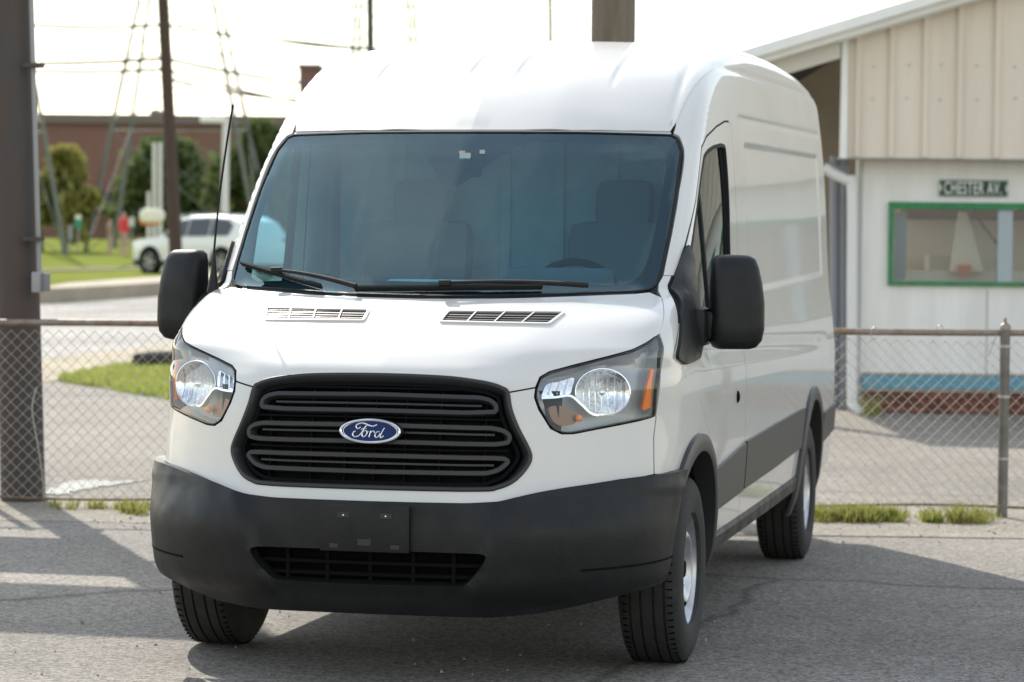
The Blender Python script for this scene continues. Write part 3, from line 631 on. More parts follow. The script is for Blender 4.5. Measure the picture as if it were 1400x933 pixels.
# wheels: one built, then copied
def make_wheel():
    w=empty('wheel',(0,0,0),parent=van);R=.352
    prof=[(.205,-.10),(.215,-.112),(.25,-.120),(.29,-.119),(.32,-.112),(.338,-.100),(.347,-.085)]
    tread=[]
    for a in(-.065,-.025,.022,.062): tread+=[(.3515,a-.006),(.3515,a-.0045),(.342,a-.004),(.342,a+.004),(.3515,a+.0045),(.3515,a+.006)]
    prof=prof+[(.350,-.078)]+tread+[(.350,.078)]+[(r,-a) for r,a in prof[::-1]]
    t=MB().lathe(prof,(0,0,0),(1,0,0),64).build('tyre',RUBBER,w,True,28)
    # tread sipes: thin cross cuts on the shoulder
    sp=MB()
    for k in range(72):
        a=2*math.pi*k/72
        for x0,x1 in((.070,.094),(-.094,-.070)):
            P=[];r=.3515
            M=np.array([[1,0,0],[0,math.cos(a),-math.sin(a)],[0,math.sin(a),math.cos(a)]])
            sp.box(M@np.array([(x0+x1)/2,0,.3475]),(.5*abs(x1-x0),.0022,.0035),M)
    sp.build('tread_sipe',BLACK,t); t.children[0]['kind']='stuff'
    rim=[(.222,.098),(.224,.104),(.216,.107),(.210,.100),(.203,.080),(.196,.060),(.190,.050)]
    rb=MB().lathe(rim,(0,0,0),(1,0,0),64).lathe([(.19,.05),(.188,-.09)],(0,0,0),(1,0,0),48).build('rim',STEELW,w,True)
    # pressed disc with round holes
    V=[];F=[];NR,NA=34,150;rs=np.linspace(.052,.192,NR)
    for r in rs:
        x=.066+.028*math.exp(-((r-.125)/.03)**2)-.02*sstep(.15,.195,r)-.02*(1-sstep(.06,.085,r))
        for k in range(NA):
            a=2*math.pi*k/NA;V.append((x,r*math.cos(a),r*math.sin(a)))
    for i in range(NR-1):
        for k in range(NA):
            rc=(rs[i]+rs[i+1])/2;ac=2*math.pi*(k+.5)/NA
            hole=any(((rc-.150)/.026)**2+(((ac-2*math.pi*h/5+math.pi)%(2*math.pi)-math.pi)*rc/.040)**2<1 for h in range(5))
            if not hole: F.append((i*NA+k,(i+1)*NA+k,(i+1)*NA+(k+1)%NA,i*NA+(k+1)%NA))
    mesh('wheel_disc',V,F,STEELW,rb,True)
    MB().lathe([(0.,.0),(.19,.0)],(0,0,0),(1,0,0),32).build('brake_backing',BLACK,rb)
    MB().lathe([(.0,.086),(.028,.086),(.034,.08),(.036,.05),(.058,.045)],(0,0,0),(1,0,0),32).build('hub',BLACK,rb,True)
    for k in range(5):
        a=2*math.pi*(k+.5)/5;MB().lathe([(0,.078),(.010,.078),(.011,.07),(.011,.04)],(0,.075*math.cos(a),.075*math.sin(a)),(1,0,0),6).build('wheel_nut',CHROME,rb)
    return w
w0=make_wheel();first=True
for y,x in((0,.865),(0,-.865),(3.75,.87),(3.75,-.87)):
    w=w0 if first else copy_tree(w0,van);first=False
    w.location=(x,y,.352);w.rotation_euler=(random.random()*6,0,0) if x>0 else (random.random()*6,0,math.pi)

# door mirrors
for mi in(False,True):
    sg=np.array([-1 if mi else 1,1,1])
    mr=empty('door_mirror',tuple(np.array([1.0,.13,1.30])*sg),parent=van);MI=Matrix.Translation(tuple(-np.array([1.0,.13,1.30])*sg))
    def ad(o): o.matrix_parent_inverse=MI; return o
    rows=[(1.178,.060,1.105,.030),(1.185,.082,1.106,.050),(1.21,.100,1.109,.066),(1.255,.106,1.113,.074),(1.265,.1055,1.1135,.075),(1.35,.104,1.1165,.078),(1.43,.098,1.114,.074),(1.49,.090,1.110,.066),(1.52,.082,1.107,.056),(1.534,.064,1.106,.036),(1.537,.03,1.106,.015)]
    V=[];F=[];S_=32
    for z,hx,cxm,hy in rows:
        for k in range(S_):
            a=2*math.pi*k/S_;e=.55;cu=math.copysign(abs(math.cos(a))**e,math.cos(a));su=math.copysign(abs(math.sin(a))**e,math.sin(a))
            yb=.155+(z-1.35)*.08
            a_=np.array([cxm+hx*1.0*cu-1.03,yb+(hy*su if su<0 else hy*.55*su)-.13]);ct,sn=math.cos(.38),math.sin(.38);V.append(np.array([1.035+a_[0]*ct-a_[1]*sn,.13+a_[0]*sn+a_[1]*ct,z])*sg)
    for i in range(len(rows)-1):
        for k in range(S_): F.append((i*S_+k,i*S_+(k+1)%S_,(i+1)*S_+(k+1)%S_,(i+1)*S_+k))
    F+=[tuple(range(S_-1,-1,-1)),tuple(range((len(rows)-1)*S_,len(rows)*S_))]
    o=ad(mesh('mirror_shell',V,F if not mi else [t[::-1] for t in F],PLAST,mr,True,50))
    ad(MB().box(np.array([1.095,.235,1.37])*sg,(.078,.004,.13),np.array([[math.cos(.38),-math.sin(.38)*sg[0],0],[math.sin(.38)*sg[0],math.cos(.38),0],[0,0,1]]),bev=.003).build('mirror_glass',CHROME,mr,True))
    ad(MB().box(np.array([1.012,.16,1.268])*sg,(.055,.055,.052),bev=.022).build('mirror_arm',PLAST,mr,True))
    ad(MB().box(np.array([.975,.135,1.262])*sg,(.035,.085,.075),bev=.03).build('mirror_hinge',PLAST,mr,True))

# wipers
def wiper(a,b,arm,blade_off=.028):
    w=empty('wiper',tuple(F3([arm])[0]),parent=van);WI=Matrix.Translation(tuple(-F3([arm])[0]))
    n=16;q=[(a[0]+(b[0]-a[0])*t,a[1]+(b[1]-a[1])*t) for t in np.linspace(0,1,n)];P=F3(q);N=grad(P)
    o=sweep('blade',P+N*.012,N,RECT(.004,-.010,.006),SEAM,w);o.matrix_parent_inverse=WI
    o=sweep('blade_spine',P+N*.022,N,[(-.006,-.004),(-.004,.004),(.004,.004),(.006,-.004)],SEAM,w);o.matrix_parent_inverse=WI
    mid=((a[0]+b[0])/2,(a[1]+b[1])/2);pm=F3([mid])[0]+grad(F3([mid]))[0]*.04;pa=F3([arm])[0]+grad(F3([arm]))[0]*.03
    o=MB().tube(np.array([pa+(pm-pa)*t+np.array([0,-.004,.008])*math.sin(math.pi*t) for t in np.linspace(0,1,10)]),np.linspace(.010,.006,10),8).build('arm',SEAM,w,True);o.matrix_parent_inverse=WI
    o=MB().box(pm,(.022,.012,.010),bev=.003).build('clip',PLAST,w,True);o.matrix_parent_inverse=WI
    return w
wiper((-.80,1.475),(-.40,1.392),(-.25,kz[1]+.012))
wiper((-.26,kz[2]+.012),(.44,kz[3]+.022),(.60,kz[4]+.008))
# aerial
an=empty('aerial',(-.905,-.06,1.37),parent=van)
o=MB().lathe([(0.022,-.02),(.026,.0),(.020,.03),(.012,.08),(.007,.13),(.004,.16)],(0,0,0),(0.03,.0,1),16).build('aerial_base',PLAST,an,True)
P=np.array([(.0045*t*10+.03*t*t,-.0*t,.12+.60*t) for t in np.linspace(0,1,10)]);MB().tube(P,.0042,6).build('mast',SEAM,an,True)
m=MB()
ellipsoid('mast_tip',tuple(P[-1]),(.006,.006,.010),SEAM,an,8,6)

# cab interior
fl=MB();fl.box((0,.85,.62),(.86,.95,.03));fl.build('cab_floor',INTER,van)
V=[];F=[];prof=[(-.30,1.325),(-.18,1.362),(.05,1.385),(.25,1.375),(.33,1.32),(.36,1.15),(.40,.95),(.36,.70)]
xs=np.linspace(-.80,.80,17)
for x in xs:
    for y,z in prof: V.append((x,y+.20*(x/.85)**2,z+.035*math.exp(-((x-.42)/.22)**2)*(1 if z>1.2 else 0)+.01*math.sin(x*7)))
k=len(prof)
for i in range(16):
    for j in range(k-1): F.append((i*k+j,i*k+j+1,(i+1)*k+j+1,(i+1)*k+j))
dash=mesh('dashboard',V,F,INTER,van,True)
MB().box((-.02,.02,1.405),(.19,.10,.025),bev=.02).build('dash_tray',mat('pale_paper',(.30,.32,.32),.7),dash,True)
MB().box((.42,.16,1.435),(.20,.12,.045),bev=.03).build('instrument_hood',INTER,dash,True)
MB().box((-.52,.05,1.402),(.16,.09,.006)).build('dash_sun_patch',mat('sunlit_dash_pale',(.62,.64,.62),.8),dash)  # pale slab stands in for the sunlit spot on the dash
sw=MB();c=np.array([.42,.40,1.33]);u=np.array([1.,0,0]);w_=np.array([0,.42,.91])
sw.tube([c+.19*(math.cos(a)*u+math.sin(a)*w_) for a in np.linspace(0,2*math.pi,40,endpoint=False)],.016,8,closed=True)
for a in(math.radians(-20),math.radians(200),math.radians(270)): sw.tube([c,c+.19*(math.cos(a)*u+math.sin(a)*w_)],.018,6)
sw.build('steering_wheel',BLACK,van,True);MB().box(c,(.07,.05,.06),bev=.02).build('steering_boss',BLACK,van,True)
for x in(.45,-.45):
    st=empty('seat',(x,1.0,.66),parent=van)
    MB().box((0,0,.32),(.25,.27,.09),bev=.05).build('cushion',SEATM,st,True)
    Mx=np.array([[1,0,0],[0,.98,.19],[0,-.19,.98]])
    MB().box((0,.32,.68),(.24,.075,.34),Mx,bev=.07).build('backrest',SEATM,st,True)
    MB().box((0,.39,1.09),(.125,.055,.105),Mx,bev=.052).build('headrest',SEATM,st,True)
    MB().box((0,.0,.11),(.22,.24,.12)).build('seat_base',INTER,st)
bk=MB();bk.box((0,1.62,1.45),(.88,.012,.85));b_=bk.build('bulkhead',mat('bulkhead_grey',(.34,.36,.37),.55,noise=.05),van)
for x in(-.6,-.36,-.12,.12,.36,.6): MB().box((x,1.598,1.45),(.022,.01,.72)).build('bulkhead_rib',mat('bulkhead_grey',(.34,.36,.37)),b_)
hd=[];
for x in np.linspace(-.72,.72,9):
    for y in np.linspace(.60,1.6,8): hd.append((x,y))
Ph=liftR(np.array(hd));Ph[:,2]-=.05;V=Ph;F=[(i*8+j,i*8+j+1,(i+1)*8+j+1,(i+1)*8+j) for i in range(8) for j in range(7)];mesh('headliner',V,F,mat('headliner_grey',(.35,.36,.36),.9),van,True)
ad=None
m=MB();m.box((0.0,.40,1.885),(.05,.03,.05),bev=.015);m.build('sensor_cover',BLACK,van,True)
# ------------------------------------------------------------------ the site: a frame aligned with the fence (l to the right, d away, z up)
def W3(l,d,z): return np.array([CAMP[0],CAMP[1],0])+RH*l+FWH*d+UPW*z
def at(u,v,d):
    D=FW+RT*(u-700)/FPX-UP*(v-466.5)/FPX;return CAMP+D*(d/(D@FWH))
def ld(P): q=np.array(P)-np.array([CAMP[0],CAMP[1],0]);return q@RH,q@FWH
def gz(d):
    d=np.asarray(d,float);return np.where(d<38,0,np.where(d<135,.0238*(d-38),.0238*97+.004*(d-135)))
def gnd(u,v):
    a,b=5.,600.
    for _ in range(50):
        m=.5*(a+b)
        if at(u,v,m)[2]>gz(m): a=m
        else: b=m
    return ld(at(u,v,a))
def sheet(name,poly,h,m,sp,kind='structure'):
    v,f=tri2d([np.array(poly,float)],(sp,sp));V=[W3(l,d,gz(d)+h) for l,d in v];o=mesh(name,V,[t for t in f],m,None,True);return tag(o,kind=kind)
def ground_mat(name,c1,c2,c3,fine=140,mid=1.2,bump=.5,rough=.92,crack=True):
    m=bpy.data.materials.new(name);m.use_nodes=True;t=m.node_tree;b=t.nodes['Principled BSDF'];b.inputs['Roughness'].default_value=rough;b.inputs['Specular IOR Level'].default_value=.3
    tc=t.nodes.new('ShaderNodeTexCoord')
    n1=t.nodes.new('ShaderNodeTexNoise');n1.inputs['Scale'].default_value=fine;n1.inputs['Detail'].default_value=3
    n2=t.nodes.new('ShaderNodeTexNoise');n2.inputs['Scale'].default_value=mid;n2.inputs['Detail'].default_value=7;n2.inputs['Roughness'].default_value=.6
    vo=t.nodes.new('ShaderNodeTexVoronoi');vo.inputs['Scale'].default_value=fine*.6
    for n in(n1,n2,vo): t.links.new(tc.outputs['Object'],n.inputs['Vector'])
    r1=t.nodes.new('ShaderNodeValToRGB');r1.color_ramp.elements[0].position=.33;r1.color_ramp.elements[1].position=.68;r1.color_ramp.elements[0].color=(*c1,1);r1.color_ramp.elements[1].color=(*c2,1)
    t.links.new(n1.outputs[0],r1.inputs[0])
    mx=t.nodes.new('ShaderNodeMixRGB');mx.blend_type='MIX';mx.inputs[2].default_value=(*c3,1);r2=t.nodes.new('ShaderNodeValToRGB');r2.color_ramp.elements[0].position=.40;r2.color_ramp.elements[1].position=.72;r2.color_ramp.elements[1].color=(.75,.75,.75,1)
    t.links.new(n2.outputs[0],r2.inputs[0]);t.links.new(r2.outputs[0],mx.inputs[0]);t.links.new(r1.outputs[0],mx.inputs[1]);col=mx.outputs[0]
    n4=t.nodes.new('ShaderNodeTexNoise');n4.inputs['Scale'].default_value=.22*(mid/1.2);n4.inputs['Detail'].default_value=8;n4.inputs['Roughness'].default_value=.7;t.links.new(tc.outputs['Object'],n4.inputs['Vector'])
    r4=t.nodes.new('ShaderNodeValToRGB');r4.color_ramp.elements[0].position=.38;r4.color_ramp.elements[0].color=(.62,.61,.60,1);r4.color_ramp.elements[1].position=.60;r4.color_ramp.elements[1].color=(1.06,1.05,1.03,1);t.links.new(n4.outputs[0],r4.inputs[0])
    m4=t.nodes.new('ShaderNodeMixRGB');m4.blend_type='MULTIPLY';m4.inputs[0].default_value=.8;t.links.new(col,m4.inputs[1]);t.links.new(r4.outputs[0],m4.inputs[2]);col=m4.outputs[0]
    # light and dark stones
    m2=t.nodes.new('ShaderNodeMixRGB');m2.blend_type='OVERLAY';m2.inputs[0].default_value=.55;t.links.new(col,m2.inputs[1]);t.links.new(vo.outputs['Color'],m2.inputs[2]);
    bw=t.nodes.new('ShaderNodeRGBToBW');t.links.new(vo.outputs['Color'],bw.inputs[0]);t.links.new(bw.outputs[0],m2.inputs[2]);col=m2.outputs[0]
    if crack:
        n3=t.nodes.new('ShaderNodeTexNoise');n3.inputs['Scale'].default_value=.9;n3.inputs['Detail'].default_value=4;t.links.new(tc.outputs['Object'],n3.inputs['Vector'])
        v2=t.nodes.new('ShaderNodeTexVoronoi');v2.feature='DISTANCE_TO_EDGE';v2.inputs['Scale'].default_value=.33;mxv=t.nodes.new('ShaderNodeMixRGB');mxv.inputs[0].default_value=.35
        t.links.new(tc.outputs['Object'],mxv.inputs[1]);t.links.new(n3.outputs['Color'],mxv.inputs[2]);t.links.new(mxv.outputs[0],v2.inputs['Vector'])
        r3=t.nodes.new('ShaderNodeValToRGB');r3.color_ramp.elements[0].position=.0;r3.color_ramp.elements[1].position=.009;r3.color_ramp.elements[0].color=(.45,.45,.45,1);t.links.new(v2.outputs['Distance'],r3.inputs[0])
        m3=t.nodes.new('ShaderNodeMixRGB');m3.blend_type='MULTIPLY';m3.inputs[0].default_value=.9;t.links.new(col,m3.inputs[1]);t.links.new(r3.outputs[0],m3.inputs[2]);col=m3.outputs[0]
    t.links.new(col,b.inputs['Base Color'])
    bp=t.nodes.new('ShaderNodeBump');bp.inputs['Strength'].default_value=bump;bp.inputs['Distance'].default_value=.004;t.links.new(vo.outputs['Distance'],bp.inputs['Height']);t.links.new(bp.outputs[0],b.inputs['Normal'])
    MATS[name]=m;return m
ASPH=ground_mat('worn_asphalt',(.122,.115,.105),(.30,.282,.255),(.235,.217,.193),fine=105,bump=.6)
ASPH2=ground_mat('old_pale_asphalt',(.165,.152,.135),(.262,.243,.213),(.222,.198,.163),fine=70,bump=.3)
CONC=ground_mat('dusty_concrete',(.21,.193,.165),(.33,.30,.257),(.275,.243,.197),fine=110,bump=.3,crack=False)
ROADM=ground_mat('sunbleached_road',(.28,.27,.25),(.36,.345,.32),(.32,.31,.29),fine=30,bump=.1,crack=False)
WALK=ground_mat('tan_pavement',(.33,.28,.20),(.42,.36,.26),(.36,.31,.22),fine=30,mid=.4,bump=.1,crack=False)
LAWN=mat('lawn_grass',(.205,.225,.06),1.0,col2=(.155,.185,.042),nscale=.35,spec=0)
SOIL=mat('grassy_soil',(.11,.15,.04),.95,col2=(.08,.11,.03),nscale=3)
# base ground to the horizon
ds=[-30,0,20,38,50,70,90,110,135,200,400,900];ls=[-500,-200,-80,-30,0,30,80,200,500]
V=[W3(l,d,gz(d)-.008) for d in ds for l in ls];n=len(ls);F=[(i*n+j,i*n+j+1,(i+1)*n+j+1,(i+1)*n+j) for i in range(len(ds)-1) for j in range(n-1)]
tag(mesh('ground',V,F,SOIL),kind='structure')
JL,JR=gnd(120,714)[1],gnd(1250,735)[1]
JL=min(JL,15.9);jd=lambda l:JL+(JR-JL)*(l+2.5)/(4.7)
FD=16.45   # fence line
sheet('asphalt_lot',[(-14,-8),(14,-8),(14,jd(6)),(6,jd(6)),(-6,jd(-6)),(-14,jd(-6))],0,ASPH,1.2)
sheet('concrete_strip',[(-14,jd(-6)+.012),(-6,jd(-6)+.012),(6,jd(6)+.012),(14,jd(6)+.012),(14,FD+.55),(-14,FD+.35)],.001,CONC,1.0)
g1=[gnd(*p) for p in((40,528),(75,521),(150,504),(215,498),(300,490),(420,482))]
g2=[gnd(*p) for p in((420,600),(300,565),(230,547),(150,533),(90,524))]
sheet('back_lot',[(-40,FD+.36),(-14,FD+.36),(14,FD+.56),(40,FD+.56),(40,37),(0,37)]+[g2[0],g2[1],g2[2],g2[3],g2[4],g1[1],g1[0]]+[(-40,g1[0][1]+4)],-.003,ASPH2,2.5)
lawn_patch=[g1[1],g1[2],g1[3],g1[4],g1[5]]+g2
sheet('grass_verge',lawn_patch,.002,SOIL,1.5)
sw_n=[gnd(*p) for p in((40,528),(75,521),(150,504),(215,498),(300,490),(420,482))];sw_f=[gnd(*p) for p in((420,448),(300,462),(240,470),(150,480),(60,490),(30,494))]
sheet('pavement',[(-40,sw_n[0][1]+4)]+sw_n+sw_f+[(-40,sw_f[-1][1]+4)],.005,WALK,3)
kf=[gnd(*p) for p in((430,385),(320,391),(222,399),(140,406),(55,414))]
sheet('road',[(-60,sw_f[-1][1]+7)]+[(l,d) for l,d in sw_f[::-1]]+[(20,sw_f[0][1]+6),(20,kf[0][1]+40),(kf[0][0],kf[0][1]+60),(kf[1][0]-6,kf[1][1]+50)]+kf[1:]+[(-60,kf[-1][1]-3)],.002,ROADM,4)
# far kerb
kk=[(l,d) for l,d in kf[1:]]+[(kf[-1][0]-25,kf[-1][1]-3)];P=np.array([W3(l,d+.4,gz(d)+.0) for l,d in kk])
o=sweep('kerb',P,np.tile([0,0,1.],(len(P),1)),RECT(.9,-.05,.30),mat('kerb_concrete',(.34,.29,.22),.9,noise=.15,nscale=1.2));tag(o,kind='structure')
lw=[gnd(*p) for p in((45,398),(100,397),(160,391),(172,386),(150,376),(45,374))]
lw2=[gnd(*p) for p in((45,368),(160,367),(185,362),(240,358),(420,352))]
far=[(60,150),(-120,150),(-120,80)]
sheet('lawn',[(kf[-1][0]-40,kf[-1][1]+1),(kf[-1][0],kf[-1][1]+1.5),(kf[-2][0],kf[-2][1]+1.5),(kf[3][0]+3,kf[3][1]+10),lw2[1],lw2[2],lw2[3],(lw2[4][0],lw2[4][1]),(20,100),(60,150),(-120,150),(-120,62)],.02,LAWN,6)
# worn path across the lawn
p1=[gnd(*p) for p in((30,371),(90,370),(170,368))];P=np.array([W3(l,d,gz(d)+.025) for l,d in p1]);tag(sweep('path',P,np.tile([0,0,1.],(3,1)),RECT(1.0,-.02,.012),mat('path_earth',(.16,.13,.085),.95,noise=.2,nscale=.5)),kind='structure')

def blades(name,pts,hmin,hmax,m,parent=None,n=6,lean=.5,w=.006):
    V=[];F=[]
    for p in pts:
        for k in range(n):
            a=random.random()*6.283;h=random.uniform(hmin,hmax);b=p+np.array([random.gauss(0,.02),random.gauss(0,.02),0]);t=np.array([math.cos(a),math.sin(a),0]);s=np.array([-t[1],t[0],0])*w*random.uniform(.7,1.5);ln=random.uniform(0,lean)*h
            i=len(V);V+=[b-s,b+s,b+s*.7+t*ln*.4+UPW*h*.6,b-s*.7+t*ln*.4+UPW*h*.6,b+t*ln+UPW*h];F+=[(i,i+1,i+2,i+3),(i+3,i+2,i+4)]
    return mesh(name,V,F,m,parent)
GRASSM=leafmat('grass_blades',(.24,.29,.06),(.36,.32,.12),6)
def weed(u0,u1,v,d,n,h,label):
    pts=[]
    cs=[random.uniform(u0,u1) for _ in range(max(5,n//3))]
    for k in range(n):
        u=min(u1,max(u0,random.choice(cs)+random.gauss(0,3.5)));p=at(u,v,d+random.gauss(0,.07));p[2]=0;pts.append(p)
    return tag(blades('weeds',pts,h*.15,h*1.1,GRASSM,n=9,lean=1.6,w=.005),label,'weeds',kind='stuff')
weed(1112,1228,705,16.1,170,.10,'strip of green weeds along the fence foot behind the van')
weed(1255,1290,705,16.05,16,.09,'thin yellowish weeds between the strip and the fence post')
weed(1300,1352,706,16.05,34,.12,'clump of weeds beside the steel fence post')
weed(130,205,690,16.1,22,.08,'sparse weeds at the fence foot beside the rusty pole')
weed(1180,1200,562,27.2,10,.25,'small weed at the foot of the downpipe')
L_=np.array(lawn_patch);lo,hi=L_.min(0),L_.max(0);Q=np.stack([RNG.uniform(lo[0],hi[0],14000),RNG.uniform(lo[1],hi[1],14000)],-1);Q=Q[inpoly(Q,L_)][:5000]
tag(blades('verge_grass',[W3(l,d,gz(d)) for l,d in Q],.05,.12,leafmat('verge_blades',(.30,.35,.07),(.36,.37,.10),.8),n=3,w=.012),'triangle of bright green grass beyond the chain link fence','grass',kind='stuff')
# puddle by the pole
pu=[gnd(*p) for p in((60,676),(72,668),(95,660),(130,657),(160,659),(196,655),(198,657),(160,664),(130,667),(108,672),(92,676))]
pu=smoothline(pu,5,True)+RNG.normal(0,.025,(len(pu)*5,2))*np.array([1,2.2])
sheet('puddle',pu,.0035,mat('shallow_water',(.20,.19,.17),.12,spec=.8,col2=(.32,.31,.29),nscale=9,bump=.5,bscale=45),.2)
# black rubber log on the verge
a,b=gnd(188,506),gnd(262,503);P=np.array([W3(a[0]+(b[0]-a[0])*t,a[1]+(b[1]-a[1])*t,.12+gz(a[1])) for t in np.linspace(0,1,8)])
lg_=MB().tube(P,[.10,.115,.12,.12,.12,.12,.115,.10],12).build('parking_stop',mat('dark_rubber_log',(.05,.045,.04),.85,noise=.3,nscale=6),None,True);tag(lg_,'dark rubber parking stop lying on the grass triangle','parking stop')

# ------------------------------------------------------------------ chain link fence
GALV=mat('weathered_galvanised',(.30,.275,.25),.55,metal=.6,noise=.25,nscale=18,col2=(.22,.14,.09))
WIRE=mat('galvanised_wire',(.42,.40,.37),.5,metal=.5)
fz0,fz1=.05,1.08
fl_=at(-750,600,FD);fr_=at(2150,600,FD);l0,l1=ld(fl_)[0],ld(fr_)[0]
fence=empty('chain_link_fence',tuple(W3(0,FD,0)));tag(fence,'waist high chain link fence with rusty top rail running behind the van','fence')
FI=Matrix.Translation(tuple(-W3(0,FD,0)))
def fa(o): o.matrix_parent_inverse=FI;return o
dl_=lambda l:FD+.03*math.sin(l*1.3)
fa(MB().tube([W3(l,dl_(l),1.10+.004*math.sin(l*2.1)) for l in np.linspace(l0,l1,40)],.021,10).build('top_rail',GALV,fence,True))
fa(MB().tube([W3(l,dl_(l),.055+.012*math.sin(l*3.1)) for l in np.linspace(l0,l1,60)],.008,6).build('bottom_rail',mat('rusty_rod',(.17,.12,.085),.8,noise=.3,nscale=20),fence,True))
PX=[ld(at(u,600,FD))[0] for u in(-694,-14,690,1370,2050)]
for l in PX:
    p=fa(MB().tube([W3(l,dl_(l)-.03,0),W3(l,dl_(l)-.03,1.13)],.030,12).build('post',mat('dark_galvanised',(.17,.16,.145),.6,metal=.5,noise=.2,nscale=12),fence,True))
    fa(MB().lathe([(.033,0),(.034,.02),(.026,.035),(.010,.045),(.007,.075),(0,.08)],W3(l,dl_(l)-.03,1.115),(0,0,1),12).build('post_cap',GALV,fence,True))
    for z in(.35,.72,1.02): fa(MB().lathe([(.0335,-.008),(.0335,.008)],W3(l,dl_(l)-.03,z),(0,0,1),12).build('tie_band',WIRE,fence,True))
wm=MB();pw=.0715;nr=int((fz1-fz0)/(pw/2));x=l0;i=0
while x<l1:
    pts=[]
    for k in range(nr+1):
        s=1 if (k+i)%2 else -1
        l=x+s*pw/4;bul=.012*math.sin(l*2.3)+.004*math.sin(l*9)
        pts.append(W3(l,dl_(l)-.002*s+bul,fz0+k*pw/2+.006*math.sin(l*4)))
    wm.tube(pts,.0021,4,cap=False);x+=pw/2;i+=1
mo=fa(wm.build('chain_link_mesh',WIRE,fence));mo['kind']='stuff'
for u,v in((1195,456),(1285,452)): 
    p=at(u,v,FD-.01);fa(MB().tube([p+RH*.02*math.cos(a)+UPW*.035*math.sin(a) for a in np.linspace(0,5.5,14)],.003,5).build('wire_tie',WIRE,fence))
fa(MB().tube([at(1365,452,FD-.03),at(1358,470,FD-.04),at(1352,487,FD-.03)],.003,5).build('wire_tie',WIRE,fence))
fa(MB().tube(smoothline([at(50,530,FD-.03),at(44,560,FD-.05),at(52,610,FD-.04),at(58,650,FD-.03),at(60,682,FD-.02)],5),.004,5).build('loose_wire',WIRE,fence))

# ------------------------------------------------------------------ steel poles
RUST=mat('rust_streaked_steel',(.055,.054,.052),.75,col2=(.075,.052,.042),nscale=6,stretch=(3,3,.2),bump=.2,bscale=20)
def cyl_between(a,b,r0,r1,n=24): return MB().tube([a+(b-a)*t for t in np.linspace(0,1,12)],np.linspace(r0,r1,12),n)
pb=at(32,684,16.86);pb[2]=0;ptop=at(16,0,16.86);dirp=(ptop-pb)/np.linalg.norm(ptop-pb)
sp_=empty('sign_pole',tuple(pb));PI_=Matrix.Translation(tuple(-pb));tag(sp_,'thick rust streaked steel pole behind the fence beside the puddle','pole')
def pa_(o): o.matrix_parent_inverse=PI_;return o
pa_(cyl_between(pb-UPW*.05,pb+dirp*5.3,.136,.112,28).build('shaft',RUST,sp_,True))
c0=at(43,0,16.74);c1=at(54.5,400,16.74);c1=c0+(c1-c0)*1.0;pa_(MB().tube([c0+UPW*1.5,c0,(c0+c1)/2,c1],.016,8).build('conduit',mat('grey_conduit',(.28,.28,.28),.5,metal=.3),sp_,True))
for v in(90,327): pa_(MB().box(at(46,v,16.72),(.05,.05,.012)).build('conduit_strap',RUST,sp_))
pa_(MB().box(at(51,386,16.66),(.026,.03,.062),bev=.006).build('junction_box',mat('grey_box_paint',(.30,.30,.30),.5),sp_,True))
pa_(MB().box(at(62,386,16.68),(.022,.03,.055),bev=.006).build('junction_box',mat('grey_box_paint2',(.20,.20,.21),.5),sp_,True))
for z0,z1 in((1.95,3.27),(3.72,5.05)):
    x1=pb[0]-.17;pa_(MB().box((x1-1.6,pb[1]+.0,(z0+z1)/2),(1.6,.07,(z1-z0)/2),bev=.02).build('sign_panel',mat('sign_white',(.7,.7,.68),.5),sp_,True))
    pa_(MB().box((x1+.05,pb[1],(z0+z1)/2),(.10,.03,.05)).build('sign_bracket',RUST,sp_))
pb2=at(831,690,17.6);pb2[2]=0;o=cyl_between(pb2,pb2+UPW*6.2,.150,.132,28).build('steel_pole',mat('grey_steel_pole',(.17,.15,.12),.75,col2=(.12,.09,.06),nscale=5,stretch=(3,3,.3)),None,True);tag(o,'thick grey brown pole rising straight behind the van roof','pole')

# ------------------------------------------------------------------ metal clad building
BD=27.7
bb=empty('roadside_building',tuple(at(1300,568,BD)));tag(bb,'low building with beige metal cladding above a white wall and green framed windows','building')
BI=Matrix.Translation(tuple(-at(1300,568,BD)))
def ba(o): o.matrix_parent_inverse=BI;return o
def Bx(u,v,d=BD): return at(u,v,d)
def slab(u0,v0,u1,v1,d,t,name,m,parent=bb,bev=0):
    A=at(u0,v1,d);B=at(u1,v1,d);C=at(u1,v0,d);D=at(u0,v0,d);l_a,_=ld(at(u0,353,d));l_b,_=ld(at(u1,353,d));za,zb=at(1300,v1,d)[2],at(1300,v0,d)[2]
    A,B,C,D=W3(l_a,d,za),W3(l_b,d,za),W3(l_b,d,zb),W3(l_a,d,zb)
    return ba(MB().quadbox(A,B,C,D,FWH,t).build(name,m,parent))
WHITEW=mat('white_block_paint',(.82,.80,.77),.7,col2=(.72,.70,.66),nscale=2.2,bump=.15,bscale=30,stretch=(2,2,.35))
BEIGE=mat('beige_metal_cladding',(.72,.635,.535),.5,col2=(.66,.575,.48),nscale=2.5,stretch=(2,2,.2))
TRIM=mat('white_metal_trim',(.80,.79,.76),.5,noise=.04,nscale=3)
GREENF=mat('green_frame_paint',(.028,.20,.075),.55,noise=.22,nscale=9)
DARK=mat('shaded_interior',(.09,.085,.08),.9)
